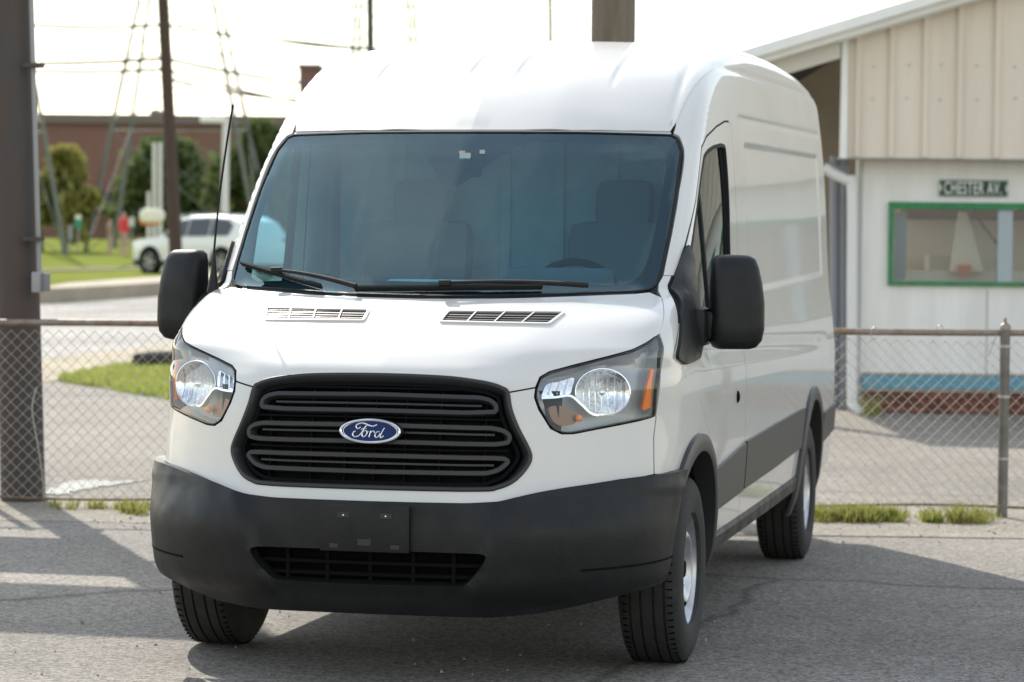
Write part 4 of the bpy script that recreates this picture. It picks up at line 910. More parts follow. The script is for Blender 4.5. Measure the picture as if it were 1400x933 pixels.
# wall split round the windows
wins=[(1215,277,1700,391),(1790,277,2240,391)]
slab(1172,214,1215,536,BD,.2,'wall',WHITEW);slab(1215,214,2300,277,BD,.2,'wall',WHITEW);slab(1215,391,2300,536,BD,.2,'wall',WHITEW);slab(1700,277,1790,391,BD,.2,'wall',WHITEW);slab(2240,277,2300,391,BD,.2,'wall',WHITEW)
for u in(1350,1460): slab(u,395,u+1.4,512,BD-.004,.006,'wall_crack',mat('crack_grey',(.35,.34,.33),.9))
slab(1182,514,2300,532,BD-.09,.09,'ledge',mat('turquoise_ledge',(.075,.27,.36),.7,col2=(.16,.30,.36),nscale=7))
slab(1182,511,2300,514.5,BD-.03,.03,'ledge_flashing',mat('rusty_flashing',(.30,.22,.15),.7,noise=.2,nscale=9))
slab(1180,536,2300,575,BD+.02,.15,'plinth',mat('mortar',(.30,.26,.22),.9))
# bricks of the plinth
brm=[mat('plinth_brick_%d'%k,c,.85,noise=.15,nscale=20) for k,c in enumerate(((.17,.06,.04),(.13,.05,.035),(.21,.085,.055)))]
lw0=ld(at(1182,550,BD))[0];z0=0.0;bme=[]
for k in range(3):
    me_=bpy.data.meshes.new('brick');b_=MB().box((0,0,0),(.098,.05,.030));me_.from_pydata(b_.V,[],b_.F);me_.materials.append(brm[k]);bme.append(me_)
ztop=at(1300,536,BD)[2];rows=max(3,int((ztop)/.072))
for r in range(rows):
    for c in range(22):
        o=bpy.data.objects.new('brick',random.choice(bme));COL.objects.link(o);o.parent=bb;l=lw0+.1+c*.21+(.105 if r%2 else 0);p=W3(l,BD-.005+random.uniform(-.004,.004),.036+r*.072)
        o.matrix_basis=Matrix.Translation(tuple(p))@Matrix.Rotation(YAW,4,'Z');o.matrix_parent_inverse=BI
# windows
for wi,(u0,v0,u1,v1) in enumerate(wins):
    wn=empty('window',tuple(at(u0,v1,BD)),parent=bb);wn.matrix_parent_inverse=BI;WI=Matrix.Translation(tuple(-at(u0,v1,BD)))
    def wslab(*a,**k):
        o=slab(*a,parent=wn,**k);o.matrix_parent_inverse=WI;return o
    wslab(u0,v0,u1,v0+9,BD-.05,.13,'frame',GREENF);wslab(u0,v1-5.5,u1,v1,BD-.05,.13,'frame',GREENF);wslab(u0,v0+9,u0+6,v1-5.5,BD-.05,.13,'frame',GREENF);wslab(u1-6,v0+9,u1,v1-5.5,BD-.05,.13,'frame',GREENF)
    for um in ([1364,1560] if wi==0 else [1930,2080]): wslab(um,v0+10,um+20,v1-6,BD-.02,.07,'mullion',mat('pale_blue_mullion',(.36,.42,.44),.5))
    A=at(u0+6,v1-5,BD+.03);C=at(u1-6,v0+9,BD+.03);la,_=ld(A);lc,_=ld(C);o=mesh('pane',[W3(la,BD+.03,A[2]),W3(lc,BD+.03,A[2]),W3(lc,BD+.03,C[2]),W3(la,BD+.03,C[2])],[(0,1,2,3)],glassmat('shop_glass',(.75,.78,.76),ior=1.6),wn);o.matrix_parent_inverse=WI
    wslab(u0+8,v0+14,u0+24,v1-7,BD+.15,.05,'curtain',mat('blue_curtain',(.16,.25,.32),.8))
# room seen through the first window
slab(1200,255,1720,410,BD+1.6,.05,'back_wall',mat('room_wall',(.75,.68,.58),.8))
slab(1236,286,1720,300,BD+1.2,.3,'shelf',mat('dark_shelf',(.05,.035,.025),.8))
slab(1270,350,1364,378,BD+.9,.3,'counter',mat('cream_counter',(.50,.47,.40),.7))
slab(1240,370,1720,395,BD+.5,.3,'sill_board',mat('pale_board',(.50,.49,.46),.7))
A,B,C=at(1300,372,BD+.4),at(1345,372,BD+.4),at(1322,290,BD+.4);D=at(1312,290,BD+.4)
ba(MB().quadbox(A,B,C,D,FWH,.08).build('dust_sheet',mat('pale_cloth',(.62,.57,.50),.9),bb))
ba(MB().tube([at(1330,290,BD+.3),at(1366,338,BD+.3)],.012,6).build('cable',BLACK,bb))
slab(1312,362,1328,376,BD+.3,.1,'small_box',mat('red_box',(.40,.14,.09),.7))
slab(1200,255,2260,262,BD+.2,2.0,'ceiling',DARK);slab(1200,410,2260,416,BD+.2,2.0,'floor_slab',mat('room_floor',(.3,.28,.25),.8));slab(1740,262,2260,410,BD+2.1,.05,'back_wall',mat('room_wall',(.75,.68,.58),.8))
# upper cladding: panels, ribs, screws
UD=BD-.35;rt=lambda u:46-.30*(u-1147) if u<2000 else 46-.30*853+.30*(u-2000)
pe=[1158,1172,1218,1264,1311,1362,1412,1462,1512,1562,1640,1720,1800,1880,1960,2040,2120,2200,2300]
def wallpoly(u0,u1,v1,d,t,name,m,top=rt,parent=bb):
    l0_,l1_=ld(at(u0,v1,d))[0],ld(at(u1,v1,d))[0];zb=at(1300,v1,d)[2];return ba(MB().quadbox(W3(l0_,d,zb),W3(l1_,d,zb),W3(l1_,d,at(u1,top(u1),d)[2]),W3(l0_,d,at(u0,top(u0),d)[2]),FWH,t).build(name,m,parent))
for a,b in zip(pe[:-1],pe[1:]):
    wallpoly(a+.6,b-.6,216,UD,.05,'cladding_panel',BEIGE)
for u in pe[1:-1]: wallpoly(u-4.5,u+4.5,216,UD-.035,.035,'cladding_rib',BEIGE);wallpoly(u-2.2,u+2.2,215.5,UD-.05,.016,'cladding_rib',BEIGE)
scr=bpy.data.meshes.new('screw');_m=MB().lathe([(0,-.008),(.009,-.007),(.010,0)],(0,0,0),(0,1,0),8);scr.from_pydata(_m.V,[],_m.F);scr.materials.append(mat('screw_grey',(.34,.31,.28),.6))
for v in(90,135):
    for a,b in zip(pe[1:7],pe[2:8]):
        if rt(b)<v-20:
            o=bpy.data.objects.new('screw',scr);COL.objects.link(o);o.parent=bb;o.matrix_basis=Matrix.Translation(tuple(at((a+b)/2+random.uniform(-2,2),v+random.uniform(-1,2),UD-.006)))@Matrix.Rotation(YAW,4,'Z');o.matrix_parent_inverse=BI
wallpoly(1149,1158,218,UD-.045,.09,'corner_trim',TRIM)
slab(1148,216,2300,217.8,UD-.02,.36,'drip_edge',mat('grey_drip_edge',(.45,.44,.42),.5))
# rake boards and roof slab
def rake(o0,o1,u0,u1,d,t,name,m):
    P=[(u0,rt(u0)+o1),(u1,rt(u1)+o1),(u1,rt(u1)+o0),(u0,rt(u0)+o0)]
    Q=[W3(ld(at(u,v,d))[0],d,at(u,v,d)[2]) for u,v in P];return ba(MB().quadbox(*Q,FWH,t).build(name,m,bb))
rake(-17,-2,985,2000,UD-.42,9,'roof_sheet',TRIM);rake(-2,1,2000,2300,UD-.42,9,'roof_sheet',TRIM)
rake(-3,9,985,2000,UD-.30,.25,'rake_board',TRIM);rake(-4,13,1147,2000,UD-.10,.06,'rake_trim',TRIM)
rake(6,34,985,1149,UD-.08,.12,'eaves_beam',mat('cream_beam',(.60,.57,.50),.6))
rake(26,31,985,1149,UD+.3,5.0,'soffit',mat('dark_soffit',(.035,.03,.026),.9))  # shade under the bay roof put into this sheet's dark colour
# open bay to the left of the wall
_l0,_l1=ld(at(985,353,UD))[0],ld(at(1420,353,UD))[0];_z0,_z1=at(985,rt(985)-1,UD)[2],at(1420,rt(1420)-1,UD)[2]
ba(MB().quadbox(W3(_l0,BD+5.2,0),W3(_l1,BD+5.2,0),W3(_l1,BD+5.2,_z1),W3(_l0,BD+5.2,_z0),FWH,.1).build('bay_back_wall',mat('bay_beige',(.42,.36,.28),.7,noise=.06,nscale=2),bb))
ba(MB().box(W3(_l0+.1,UD,_z0/2),(.07,.07,_z0/2)).build('bay_post',mat('bay_post_grey',(.28,.29,.32),.6),bb))
for u in(1141,1153): ba(MB().tube([at(u,560,BD+.6),at(u,214,BD+.6)],.05,10).build('bay_post',mat('bay_post_grey',(.28,.29,.32),.6),bb,True))
slab(1130,228,1160,240,BD+.5,.2,'bay_beam',mat('bay_post_grey',(.28,.29,.32),.6))
ba(MB().tube(smoothline([at(1126,229,BD-.12),at(1140,238,BD-.12),at(1158,247,BD-.12),at(1165,258,BD-.12),at(1165,400,BD-.12),at(1165,540,BD-.12),at(1168,556,BD-.14),at(1183,567,BD-.2)],5),.055,10).build('downpipe',mat('white_downpipe',(.70,.70,.68),.5),bb,True))
slab(1172,224,1178,540,BD-.03,.03,'wall_batten',mat('grey_batten',(.45,.44,.42),.6))
slab(1175,90,2300,560,BD+8.2,.1,'rear_wall',BEIGE)
# street name plate
spn=empty('street_name_plate',tuple(at(1330,257,BD-.02)));tag(spn,'dark green CHESTER AV street name plate on the white wall above the window','street sign')
SI=Matrix.Translation(tuple(-at(1330,257,BD-.02)))
def sslab(*a): 
    o=slab(*a,parent=spn);o.matrix_parent_inverse=SI;return o
SGN=mat('sign_green',(.012,.055,.035),.5);SWH=mat('sign_letter_white',(.68,.70,.64),.5)
sslab(1283,246,1376.5,268.5,BD-.03,.028,'plate_border',mat('sign_border',(.16,.22,.19),.5));sslab(1285,248,1374.5,266.5,BD-.034,.006,'plate_face',SGN)
for u in(1283.2,1373.8): sslab(u,253,u+2.4,261,BD-.036,.004,'plate_notch',SWH)
cu=bpy.data.curves.new('t','FONT');cu.body='CHESTER AV.';cu.align_x='CENTER';cu.align_y='CENTER';cu.size=.17;cu.extrude=.002;cu.offset=.002;cu.space_character=1.12
to=bpy.data.objects.new('t',cu);COL.objects.link(to);bpy.context.view_layer.update();mt=bpy.data.meshes.new_from_object(to);bpy.data.objects.remove(to)
xs=np.array([v.co for v in mt.vertices]);wd=xs[:,0].max()-xs[:,0].min();ht=xs[:,1].max()-xs[:,1].min();tw=ld(at(1369,257,BD))[0]-ld(at(1291,257,BD))[0];th=at(1330,248.6,BD)[2]-at(1330,266.2,BD)[2]
cx_=(xs[:,0].max()+xs[:,0].min())/2;cy_=(xs[:,1].max()+xs[:,1].min())/2;cc=at(1330,257.2,BD-.038)
for v in mt.vertices:
    x,y,z=v.co;v.co=Vector(tuple(cc+RH*(x-cx_)*tw/wd+UPW*(y-cy_)*th/ht-FWH*(z)))
mt.materials.clear();mt.materials.append(SWH);o=bpy.data.objects.new('plate_lettering',mt);link(o,spn);o.matrix_parent_inverse=SI

# grit and small stones lying on the lot
sm=MB()
for k in range(420):
    u=random.uniform(-20,1420);v=random.choice([random.gauss(712,6),random.gauss(722,10),random.uniform(740,925)]) if k<370 else random.uniform(560,640)
    l,d=gnd(u,max(v,560));s=random.uniform(.004,.011);c=W3(l,d,s*.5+gz(d));a=random.random()*6
    M=np.array([[math.cos(a),-math.sin(a),0],[math.sin(a),math.cos(a),0],[0,0,1]]);i=len(sm.V)
    sm.add([c+M@np.array(q)*s for q in((1,.2,-.4),(-.2,.9,-.4),(-.9,-.1,-.4),(.1,-.8,-.4),(.3,.1,.7),(-.4,.2,.5))],[(0,1,4),(1,2,5),(1,5,4),(2,3,5),(3,0,4),(3,4,5),(3,2,1,0)])
tag(sm.build('loose_stones',mat('stone_grit',(.27,.25,.225),.9,noise=.4,nscale=30)),'loose grit and small stones scattered over the asphalt lot','stones',kind='stuff')
weed(1100,1420,700,16.35,60,.06,'short dry weeds scattered along the fence line behind the van')
weed(70,230,688,16.35,34,.07,'short weeds scattered along the fence line near the puddle')
# ------------------------------------------------------------------ beyond the road
BARK=mat('tree_bark',(.09,.07,.05),.9,noise=.3,nscale=6)
def tree(u,vtop,vbase,d,wpx,label,c1,c2,group='trees before the brick block',n=7000,leaf=.26):
    base=at(u,vbase,d);base[2]=gz(d);H=at(u,vtop,d)[2]-base[2];Rx=wpx/2/FPX*d
    t=empty('tree',tuple(base));tag(t,label,'tree',group)
    m=MB();m.tube([(0,0,-.1),(.05,0,H*.25),(-.06,.05,H*.5),(.0,.0,H*.8)],[H*.035,H*.028,H*.02,H*.006],8)
    cl=[]
    for k in range(30):
        a=k*2.4+random.random()*1.5;f=random.uniform(.20,.93);z=H*f;prof=(math.sin(math.pi*min(.97,max(.2,(f-.04)/.98)))**.7)*(1.15-.45*f);r=Rx*prof*random.uniform(.25,1.08);e=np.array([math.cos(a)*r,math.sin(a)*r,z+random.gauss(0,.03)*H]);s=np.array([0,0,z*.55]);m.tube([s,(s+e)/2+np.array([0,0,.1*H*.3]),e],[H*.012,H*.008,H*.003],6);cl.append((e,Rx*random.uniform(.11,.30)))
    cl.append((np.array([.1*Rx,0,H*.95]),Rx*.13));cl.append((np.array([0,0,H*.55]),Rx*.4))
    m.build('trunk',BARK,t,True)
    C=np.array([c[0] for c in cl]);R=np.array([c[1] for c in cl])*1.15;pk=RNG.integers(0,len(cl),n);dv=RNG.normal(size=(n,3));dv/=np.linalg.norm(dv,axis=1)[:,None];rad=RNG.uniform(.3,1.25,n)**.8*np.where(RNG.random(n)<.25,RNG.uniform(1,1.7,n),1)
    P=C[pk]+dv*(R[pk]*rad)[:,None]*np.array([1,1,.85]);P=P[(P[:,2]<H*1.0)&(P[:,2]>H*.12)]
    V=[];F=[]
    for p in P:
        a=RNG.normal(size=3);a/=np.linalg.norm(a);b=np.cross(a,RNG.normal(size=3));b/=np.linalg.norm(b);s=leaf*RNG.uniform(.6,1.3);i=len(V);V+=[p-a*s,p+b*s*.5,p+a*s,p-b*s*.5];F.append((i,i+1,i+2,i+3))
    mesh('crown',V,F,leafmat('leaves_'+str(c1),c1,c2,.6,.4),t);return t  # leaf colours lightened to stand in for distance haze
tree(88,203,345,104,96,'young yellowish green tree on the lawn near the rusty pole',(.34,.31,.09),(.20,.21,.06))
tree(228,190,345,118,150,'large dark green tree behind the wooden utility pole',(.15,.185,.07),(.09,.13,.045),n=12000)
tree(352,166,345,112,110,'dark shaggy tree beside the van windscreen pillar',(.13,.16,.06),(.08,.115,.04),n=10000)
tree(322,225,345,122,50,'small tree with reddish leaves between the taller trees',(.13,.075,.04),(.08,.07,.03),n=2500)
# brick block
RB=140.
BRK=bpy.data.materials.new('far_brick');BRK.use_nodes=True;_t=BRK.node_tree;_b=_t.nodes['Principled BSDF'];_b.inputs['Roughness'].default_value=.9
_tc=_t.nodes.new('ShaderNodeTexCoord');_bt=_t.nodes.new('ShaderNodeTexBrick');_bt.inputs['Scale'].default_value=3.2;_bt.inputs['Color1'].default_value=(.215,.105,.08,1);_bt.inputs['Color2'].default_value=(.175,.085,.066,1);_bt.inputs['Mortar'].default_value=(.20,.14,.115,1)  # brick tones made lighter in place of haze
_mp=_t.nodes.new('ShaderNodeMapping');_mp.inputs['Rotation'].default_value=(math.pi/2,0,0);_t.links.new(_tc.outputs['Object'],_mp.inputs[0]);_t.links.new(_mp.outputs[0],_bt.inputs['Vector']);_t.links.new(_bt.outputs[0],_b.inputs['Base Color'])
def farbox(name,u0,v0,u1,v1,d,t,m,parent=None,inv=None):
    A=at(u0,v1,d);C=at(u1,v0,d);la,lc=ld(A)[0],ld(C)[0];o=MB().quadbox(W3(la,d,A[2]),W3(lc,d,A[2]),W3(lc,d,C[2]),W3(la,d,C[2]),FWH,t).build(name,m,parent)
    if inv is not None: o.matrix_parent_inverse=inv
    return o
rbp=at(200,345,RB);rb_=empty('brick_block',tuple(rbp));tag(rb_,'long dark red brick block with a flat roof beyond the lawn','building');RI=Matrix.Translation(tuple(-rbp))
farbox('wall',-160,165,520,352,RB,14,BRK,rb_,RI);farbox('parapet',-162,160,522,166,RB-.3,14.6,mat('parapet_grey',(.16,.13,.115),.8),rb_,RI)
farbox('roof_hut',205,150,217,161,RB+3,2,mat('hut_grey',(.2,.17,.16),.8),rb_,RI)
farbox('chimney',409,92,436,162,RB+6,2.2,BRK,rb_,RI)
farbox('chimney_cap',407,88,438,93,RB+5.8,2.6,mat('parapet_grey',(.16,.13,.115)),rb_,RI)
farbox('low_wing',-60,290,170,352,RB-8,7,BRK,rb_,RI);farbox('low_roof',112,277,168,286,RB-9,8,mat('pale_grey_roof',(.42,.40,.37),.7),rb_,RI)
farbox('dark_doorway',133,262,152,278,RB-1,1,mat('dark_opening',(.02,.02,.025),.5),rb_,RI)
for k in range(4): farbox('window',60+k*7+180*(k>1),250,64+k*7+180*(k>1),262,RB-.05,.1,mat('dark_opening',(.02,.02,.025)),rb_,RI)
# wooden utility poles
WOOD=mat('creosoted_wood',(.062,.042,.03),.85,noise=.25,nscale=6,stretch=(4,4,.4))
def upole(u0,v0,u1,v1,d,r0,r1,label,name='utility_pole',m=WOOD,arm=True):
    b=at(u1,v1,d);b[2]=gz(d) if v1>300 else b[2];t=at(u0,v0,d);t=t+(t-b)/np.linalg.norm(t-b)*3.0
    e=empty(name,tuple(b));tag(e,label,'utility pole');I=Matrix.Translation(tuple(-b))
    o=cyl_between(b,t,r0,r1,14).build('shaft',m,e,True);o.matrix_parent_inverse=I
    if arm:
        c=t-UPW*.6;o=MB().box(c,(1.2,.06,.06),np.array([[RH[0],-RH[1],0],[RH[1],RH[0],0],[0,0,1]])).build('crossarm',m,e);o.matrix_parent_inverse=I
    return e
upole(223,0,243,395,64,.16,.125,'tall brown wooden utility pole standing before the white car')
b_=at(505,300,85);upole(506,0,510,330,85,.13,.10,'thin dark utility pole rising behind the van roof near the pylon',m=mat('dark_green_pole',(.05,.065,.05),.8))
upole(752,0,757,330,95,.085,.07,'very thin leaning pole behind the middle of the van roof',m=mat('dark_green_pole',(.05,.065,.05)),arm=False)
# wires
def wire(pts,d0,d1,sag,label,r=.04):
    (u0,v0),(u1,v1)=pts;A=at(u0,v0,d0);B=at(u1,v1,d1);P=[A+(B-A)*t-UPW*sag*4*t*(1-t) for t in np.linspace(0,1,24)];o=MB().tube(P,r,5).build('power_line',mat('cable_black',(.012,.014,.014),.6),None,True);tag(o,label,'power line','power lines on the wooden utility pole');return o
wire([(-60,22),(224,34)],64,64,.15,'highest thin power line left of the wooden utility pole');wire([(-60,84),(226,80)],64,64,.08,'thick middle power line left of the wooden utility pole',.045);wire([(-60,90),(226,95)],64,64,.1,'lowest thin power line left of the wooden utility pole')
wire([(224,34),(600,68)],64,90,.2,'highest power line sagging from the wooden pole towards the van roof');wire([(226,80),(560,118)],64,90,.25,'thick power line from the wooden pole towards the brick chimney',.045);wire([(226,95),(560,150)],64,90,.3,'thin power line just below the thick line towards the chimney');wire([(228,108),(560,125)],64,90,.4,'lowest slack power line right of the wooden utility pole')
wire([(360,48),(700,62)],90,90,.3,'far power line crossing the distant pylon above the van roof')
# lattice pylons
PYL=mat('pylon_steel_grey',(.15,.165,.15),.6,metal=.4)
def pylon(legs,label,d,levels,r=.095):
    # legs: four (u_top,v_top,u_bot,v_bot,d)
    c=np.mean([at(a[2],a[3],a[4]) for a in legs],0);c[2]=gz(d);e=empty('lattice_pylon',tuple(c));tag(e,label,'pylon','lattice pylons carrying high voltage lines');I=Matrix.Translation(tuple(-c));E=[]
    for (u0,v0,u1,v1,dd) in legs:
        b=at(u1,v1,dd);b[2]=gz(dd)-.05;t=at(u0,v0,dd);t=t+(t-b)*.35;E.append((b,t))
        o=cyl_between(b,t,r,r*.7,6).build('leg',PYL,e);o.matrix_parent_inverse=I
    f=lambda k,s:E[k][0]+(E[k][1]-E[k][0])*s
    for a,b in((0,1),(1,3),(3,2),(2,0)):
        for s0,s1 in zip(levels[:-1],levels[1:]):
            for p,q in((f(a,s0),f(b,s1)),(f(b,s0),f(a,s1))):
                o=MB().tube([p,q],r*.17,5).build('brace',PYL,e);o.matrix_parent_inverse=I
            o=MB().tube([f(a,s1),f(b,s1)],r*.17,5).build('brace',PYL,e);o.matrix_parent_inverse=I
    return e
pylon([(190,0,116,347,104),(204,0,156,343,111),(291,0,354,347,104),(301,0,376,343,111)],'tall lattice pylon straddling the lawn behind the utility pole',107,[.0,.36,.58,.76,.90,1.0])
pylon([(-140,0,-170,352,98),(-100,0,-150,348,104),(28,0,90,354,98),(8,0,58,350,104)],'lattice pylon half hidden behind the rusty pole',101,[0,.36,.58,.76,.90,1.0])
pylon([(486,0,468,320,200),(494,0,480,318,206),(566,0,588,320,200),(558,0,576,318,206)],'distant lattice pylon behind the van roof',203,[0,.3,.5,.62,.72,.8,.9,1.0],.16)
# street light and white posts
sl_b=at(306,372,92);sl_b[2]=gz(92);e=empty('street_light',tuple(sl_b));tag(e,'white street light with a short arm beside the trees','street light');I=Matrix.Translation(tuple(-sl_b));WP=mat('white_post_paint',(.62,.61,.57),.5)
for o in(cyl_between(sl_b,at(309,160,92),.14,.12,12).build('shaft',WP,e,True),MB().tube([at(309,164,92),at(300,163,92)],.07,8).build('arm',WP,e,True),MB().box(at(291,164,92),(.42,.16,.10),np.array([[RH[0],-RH[1],0],[RH[1],RH[0],0],[0,0,1]]),bev=.06).build('lamp_head',mat('lamp_head_white',(.75,.74,.68),.4),e,True)): o.matrix_parent_inverse=I
for u,v0,v1,w,lb in((211,195,330,3.0,'tall white post nearest the wooden utility pole in the row'),(219,195,330,3.0,'tall white post in the middle of the row'),(203,262,330,2.6,'short white post at the end of the row')):
    b=at(u,v1,96);b[2]=gz(96);o=cyl_between(b,at(u,v0,96),w/FPX*96,w/FPX*96*.9,10).build('white_post',WP,None,True);tag(o,lb,'post','row of white posts')
# bright canopy sign
cs=at(205,300,90);e=empty('pole_sign',tuple(np.array([*cs[:2],gz(90)])));tag(e,'small bright white and yellow pole sign with an orange lower edge','sign');I=Matrix.Translation((-cs[0],-cs[1],-float(gz(90))))
b=at(204,330,90);b[2]=gz(90)
for o in(ellipsoid('sign_top',at(208,295,90),(.42,.10,.24),mat('sign_cream',(.80,.76,.62),.5),e,20,10,.7,np.array([[RH[0],-RH[1],0],[RH[1],RH[0],0],[0,0,1]])),ellipsoid('sign_edge',at(205,302,90.05),(.36,.08,.17),mat('sign_orange',(.60,.20,.05),.5),e,20,10,.7,np.array([[RH[0],-RH[1],0],[RH[1],RH[0],0],[0,0,1]])),cyl_between(b,at(204,302,90.1),.045,.045,8).build('sign_post',WP,e,True)): o.matrix_parent_inverse=I
# small site signs
for u,v0,v1,w,c,lb,d in((107,300,312,5,(.03,.25,.16),'small green and white sign in front of the young tree',100),(180,297,310,4,(.62,.62,.60),'small white sign on a post beside the standing person',110),(249,294,306,4,(.62,.62,.60),'small white sign above the white car roof',110),(96,308,328,3,(.30,.30,.32),'small grey sign beside the young tree',102)):
    b=at(u,345,d);b[2]=gz(d);e=empty('site_sign',tuple(b));tag(e,lb,'sign','small signs along the lawn');I=Matrix.Translation(tuple(-b));p=at(u,(v0+v1)/2,d);hw=w/FPX*d;hh=(v1-v0)/2/FPX*d
    o=MB().box(p,(hw,.02,hh),np.array([[RH[0],-RH[1],0],[RH[1],RH[0],0],[0,0,1]]),bev=.01).build('sign_face',mat('site_'+str(c),c,.5),e);o.matrix_parent_inverse=I
    if c[1]>.2 and c[0]<.1:
        o=MB().box(p+UPW*hh*1.5-FWH*.005,(hw*.8,.02,hh*.5),np.array([[RH[0],-RH[1],0],[RH[1],RH[0],0],[0,0,1]])).build('sign_header',mat('sign_cream',(.80,.76,.62)),e);o.matrix_parent_inverse=I
    o=cyl_between(b,p+FWH*.03,.03,.03,8).build('sign_post',mat('grey_conduit',(.28,.28,.28)),e,True);o.matrix_parent_inverse=I
# people on the lawn
def person(u,d,h,shirt,label,turn):
    b=at(u,342,d);b[2]=gz(d);k=h/1.75
    J=dict(pel=(0,0,.95),chest=(0,0,1.32),neck=(0,0,1.50),head=(0,-.01,1.64),top=(0,0,1.73),ls=(.19,0,1.42),le=(.24,.03,1.14),lh=(.23,-.05,.88),rs=(-.19,0,1.42),re=(-.25,.02,1.15),rh=(-.21,-.10,.92),lk=(.11,-.02,.50),lf=(.12,.03,.06),lt=(.13,-.14,.03),rk=(-.10,-.06,.50),rf=(-.12,-.02,.06),rt=(-.13,-.18,.03),lhp=(.10,0,.90),rhp=(-.10,0,.90))
    R=dict(pel=.15,chest=.15,neck=.06,head=.10,top=.07,ls=.07,le=.05,lh=.04,rs=.07,re=.05,rh=.04,lk=.065,lf=.045,lt=.04,rk=.065,rf=.045,rt=.04,lhp=.10,rhp=.10)
    N=list(J);E=[('pel','chest'),('chest','neck'),('neck','head'),('head','top'),('chest','ls'),('ls','le'),('le','lh'),('chest','rs'),('rs','re'),('re','rh'),('pel','lhp'),('lhp','lk'),('lk','lf'),('lf','lt'),('pel','rhp'),('rhp','rk'),('rk','rf'),('rf','rt')]
    me=bpy.data.meshes.new('p');me.from_pydata([tuple(np.array(J[n])*k) for n in N],[(N.index(a),N.index(b)) for a,b in E],[]);o=bpy.data.objects.new('person',me);COL.objects.link(o)
    md=o.modifiers.new('s','SKIN');ms=o.modifiers.new('ss','SUBSURF');ms.levels=1;ms.render_levels=1
    for i,n in enumerate(N): me.skin_vertices[0].data[i].radius=(R[n]*k,R[n]*k);me.skin_vertices[0].data[i].use_root=(n=='pel')
    o.location=tuple(b);o.rotation_euler=(0,0,turn);bpy.context.view_layer.update();dg=bpy.context.evaluated_depsgraph_get();m2=bpy.data.meshes.new_from_object(o.evaluated_get(dg));o.modifiers.clear();o.data=m2
    for m in(shirt,mat('skin_tone',(.45,.27,.19),.6),mat('pale_trousers',(.42,.30,.26),.8),mat('hair_dark',(.05,.035,.03),.7)): m2.materials.append(m)
    for p in m2.polygons:
        z=p.center[2]/k;p.use_smooth=True;p.material_index=3 if z>1.66 else 1 if (z>1.5 or (z<1.02 and abs(p.center[0])>.18*k)) else 0 if z>.93 else 2
    tag(o,label,'person');return o
person(169,97,1.62,mat('pink_red_shirt',(.62,.06,.07),.8),'person in a pinkish red top standing on the far lawn',2.6)
person(150,99,1.35,mat('tan_shirt',(.30,.22,.16),.8),'smaller person in tan clothes standing by the pylon leg',2.2)

# white car in the side road
sv=empty('parked_suv',(0,0,0));tag(sv,'white five door sports utility car standing beyond the road','car')
SUVW=mat('suv_white_paint',(.78,.78,.78),.3,coat=.8);SUVG=mat('suv_dark_glass',(.03,.035,.04),.08,spec=.8)
st=[(-2.30,.42,.78,.80,.62),(-2.22,.30,.86,.92,.80),(-1.9,.25,.92,1.0,.90),(-1.3,.24,.97,1.04,.92),(-1.05,.24,1.0,1.08,.92),(-.45,.24,1.03,1.55,.93),(-.1,.24,1.04,1.66,.93),(.8,.24,1.05,1.68,.93),(1.6,.24,1.07,1.64,.92),(2.0,.26,1.08,1.50,.90),(2.25,.32,1.02,1.10,.84),(2.30,.45,.80,.85,.70)]
V=[];F=[]
def sec(x,zb,zw,zr,w):
    up=zr-zw;wr=w-.22*min(1,up/.6);h=[(0,zb),(w*.9,zb),(w,zb+.18),(w,zw-.12),(w*.985,zw),(wr,zr-.06*min(1,up/.3)),(wr*.85,zr),(0,zr+.01)]
    return [(x,a,b) for a,b in h]+[(x,-a,b) for a,b in h[::-1][1:-1]]
for s in st: V+=sec(*s)
k=14
for i in range(len(st)-1):
    for j in range(k): F.append((i*k+j,(i+1)*k+j,(i+1)*k+(j+1)%k,i*k+(j+1)%k))
F+=[tuple(range(k)),tuple(range((len(st)-1)*k,len(st)*k))[::-1]]
body_=mesh('body',V,F,SUVW,sv,True,35)
bm=bmesh.new();bm.from_mesh(body_.data);bmesh.ops.recalc_face_normals(bm,faces=bm.faces);bm.to_mesh(body_.data);bm.free()
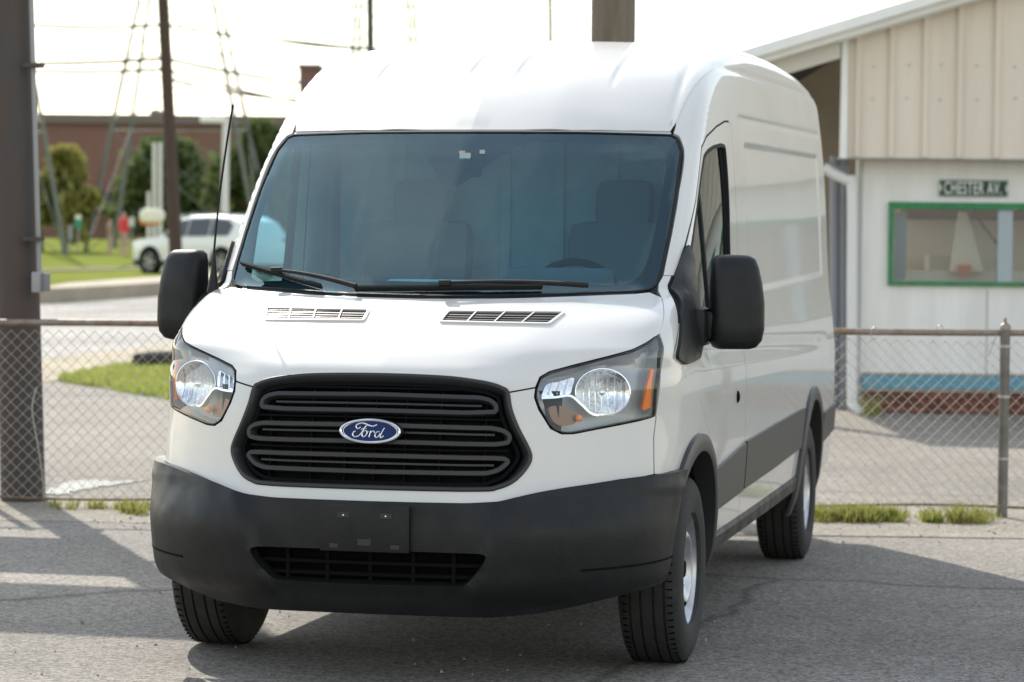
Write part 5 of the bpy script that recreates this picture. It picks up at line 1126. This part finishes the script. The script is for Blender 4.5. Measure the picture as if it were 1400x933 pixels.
for sy in(-1,1):
    for xs in([(-.80,1.08),(-.38,1.50),(-.02,1.56),(-.02,1.08)],[(.05,1.08),(.05,1.57),(.85,1.58),(.85,1.09)],[(.92,1.09),(.92,1.58),(1.50,1.54),(1.72,1.40),(1.62,1.11)]):
        P=[(x,sy*((.935-.22*min(1,max(0,(z-1.05))/.6))+.012),z) for x,z in xs];mesh('side_window',P,[tuple(range(len(P)))],SUVG,sv)
    MB().box((-.55,sy*1.02,1.12),(.09,.10,.07),bev=.03).build('door_mirror',SUVG,sv,True)
    MB().box((-2.16,sy*.66,.80),(.10,.16,.06),bev=.03).build('headlight',mat('suv_lamp',(.6,.62,.65),.1,metal=.6),sv,True);MB().box((2.2,sy*.72,.95),(.08,.12,.10),bev=.03).build('tail_light',mat('suv_red',(.35,.01,.01),.2),sv,True)
    for x in(-1.42,1.38):
        MB().lathe([(0,.0),(.43,.0),(.43,-.12)],(x,sy*.936,.38),(0,sy,0),24).build('wheel_arch',BLACK,sv)
        w=empty('wheel',(x,sy*.84,.36),parent=sv);MB().lathe([(.23,.11),(.30,.115),(.35,.08),(.36,0),(.35,-.08),(.2,-.11)],(0,0,0),(0,sy,0),28).build('tyre',RUBBER,w,True)
        r=MB().lathe([(0,.10),(.06,.10),(.08,.085),(.20,.095),(.235,.105),(.235,.06)],(0,0,0),(0,sy,0),28).build('rim',mat('suv_alloy',(.30,.31,.32),.35,metal=.8),w,True)
        for q in range(5): MB().box((.135*math.cos(q*1.2566),sy*.105,.135*math.sin(q*1.2566)),(.09,.008,.022),np.array([[math.cos(q*1.2566),0,-math.sin(q*1.2566)],[0,1,0],[math.sin(q*1.2566),0,math.cos(q*1.2566)]])).build('spoke',mat('suv_alloy2',(.5,.51,.52),.3,metal=.8),r)
mesh('windscreen',[(-1.0,-.78,1.10),(-1.0,.78,1.10),(-.46,.66,1.565),(-.46,-.66,1.565)],[(0,1,2,3)],SUVG,sv)
MB().box((0,0,.32),(2.1,.915,.10),bev=.03).build('lower_cladding',mat('suv_cladding',(.05,.05,.052),.6),sv,True)
for sy in(-1,1): MB().tube([(-.3,sy*.62,1.68),(0,sy*.62,1.73),(1.3,sy*.62,1.72),(1.5,sy*.62,1.66)],.018,6).build('roof_rail',mat('suv_rail',(.25,.25,.26),.4,metal=.6),sv,True)
sc=at(285,388,78);sv.location=(sc[0],sc[1],float(gz(78)));sv.rotation_euler=(0,0,YAW+math.radians(-38))
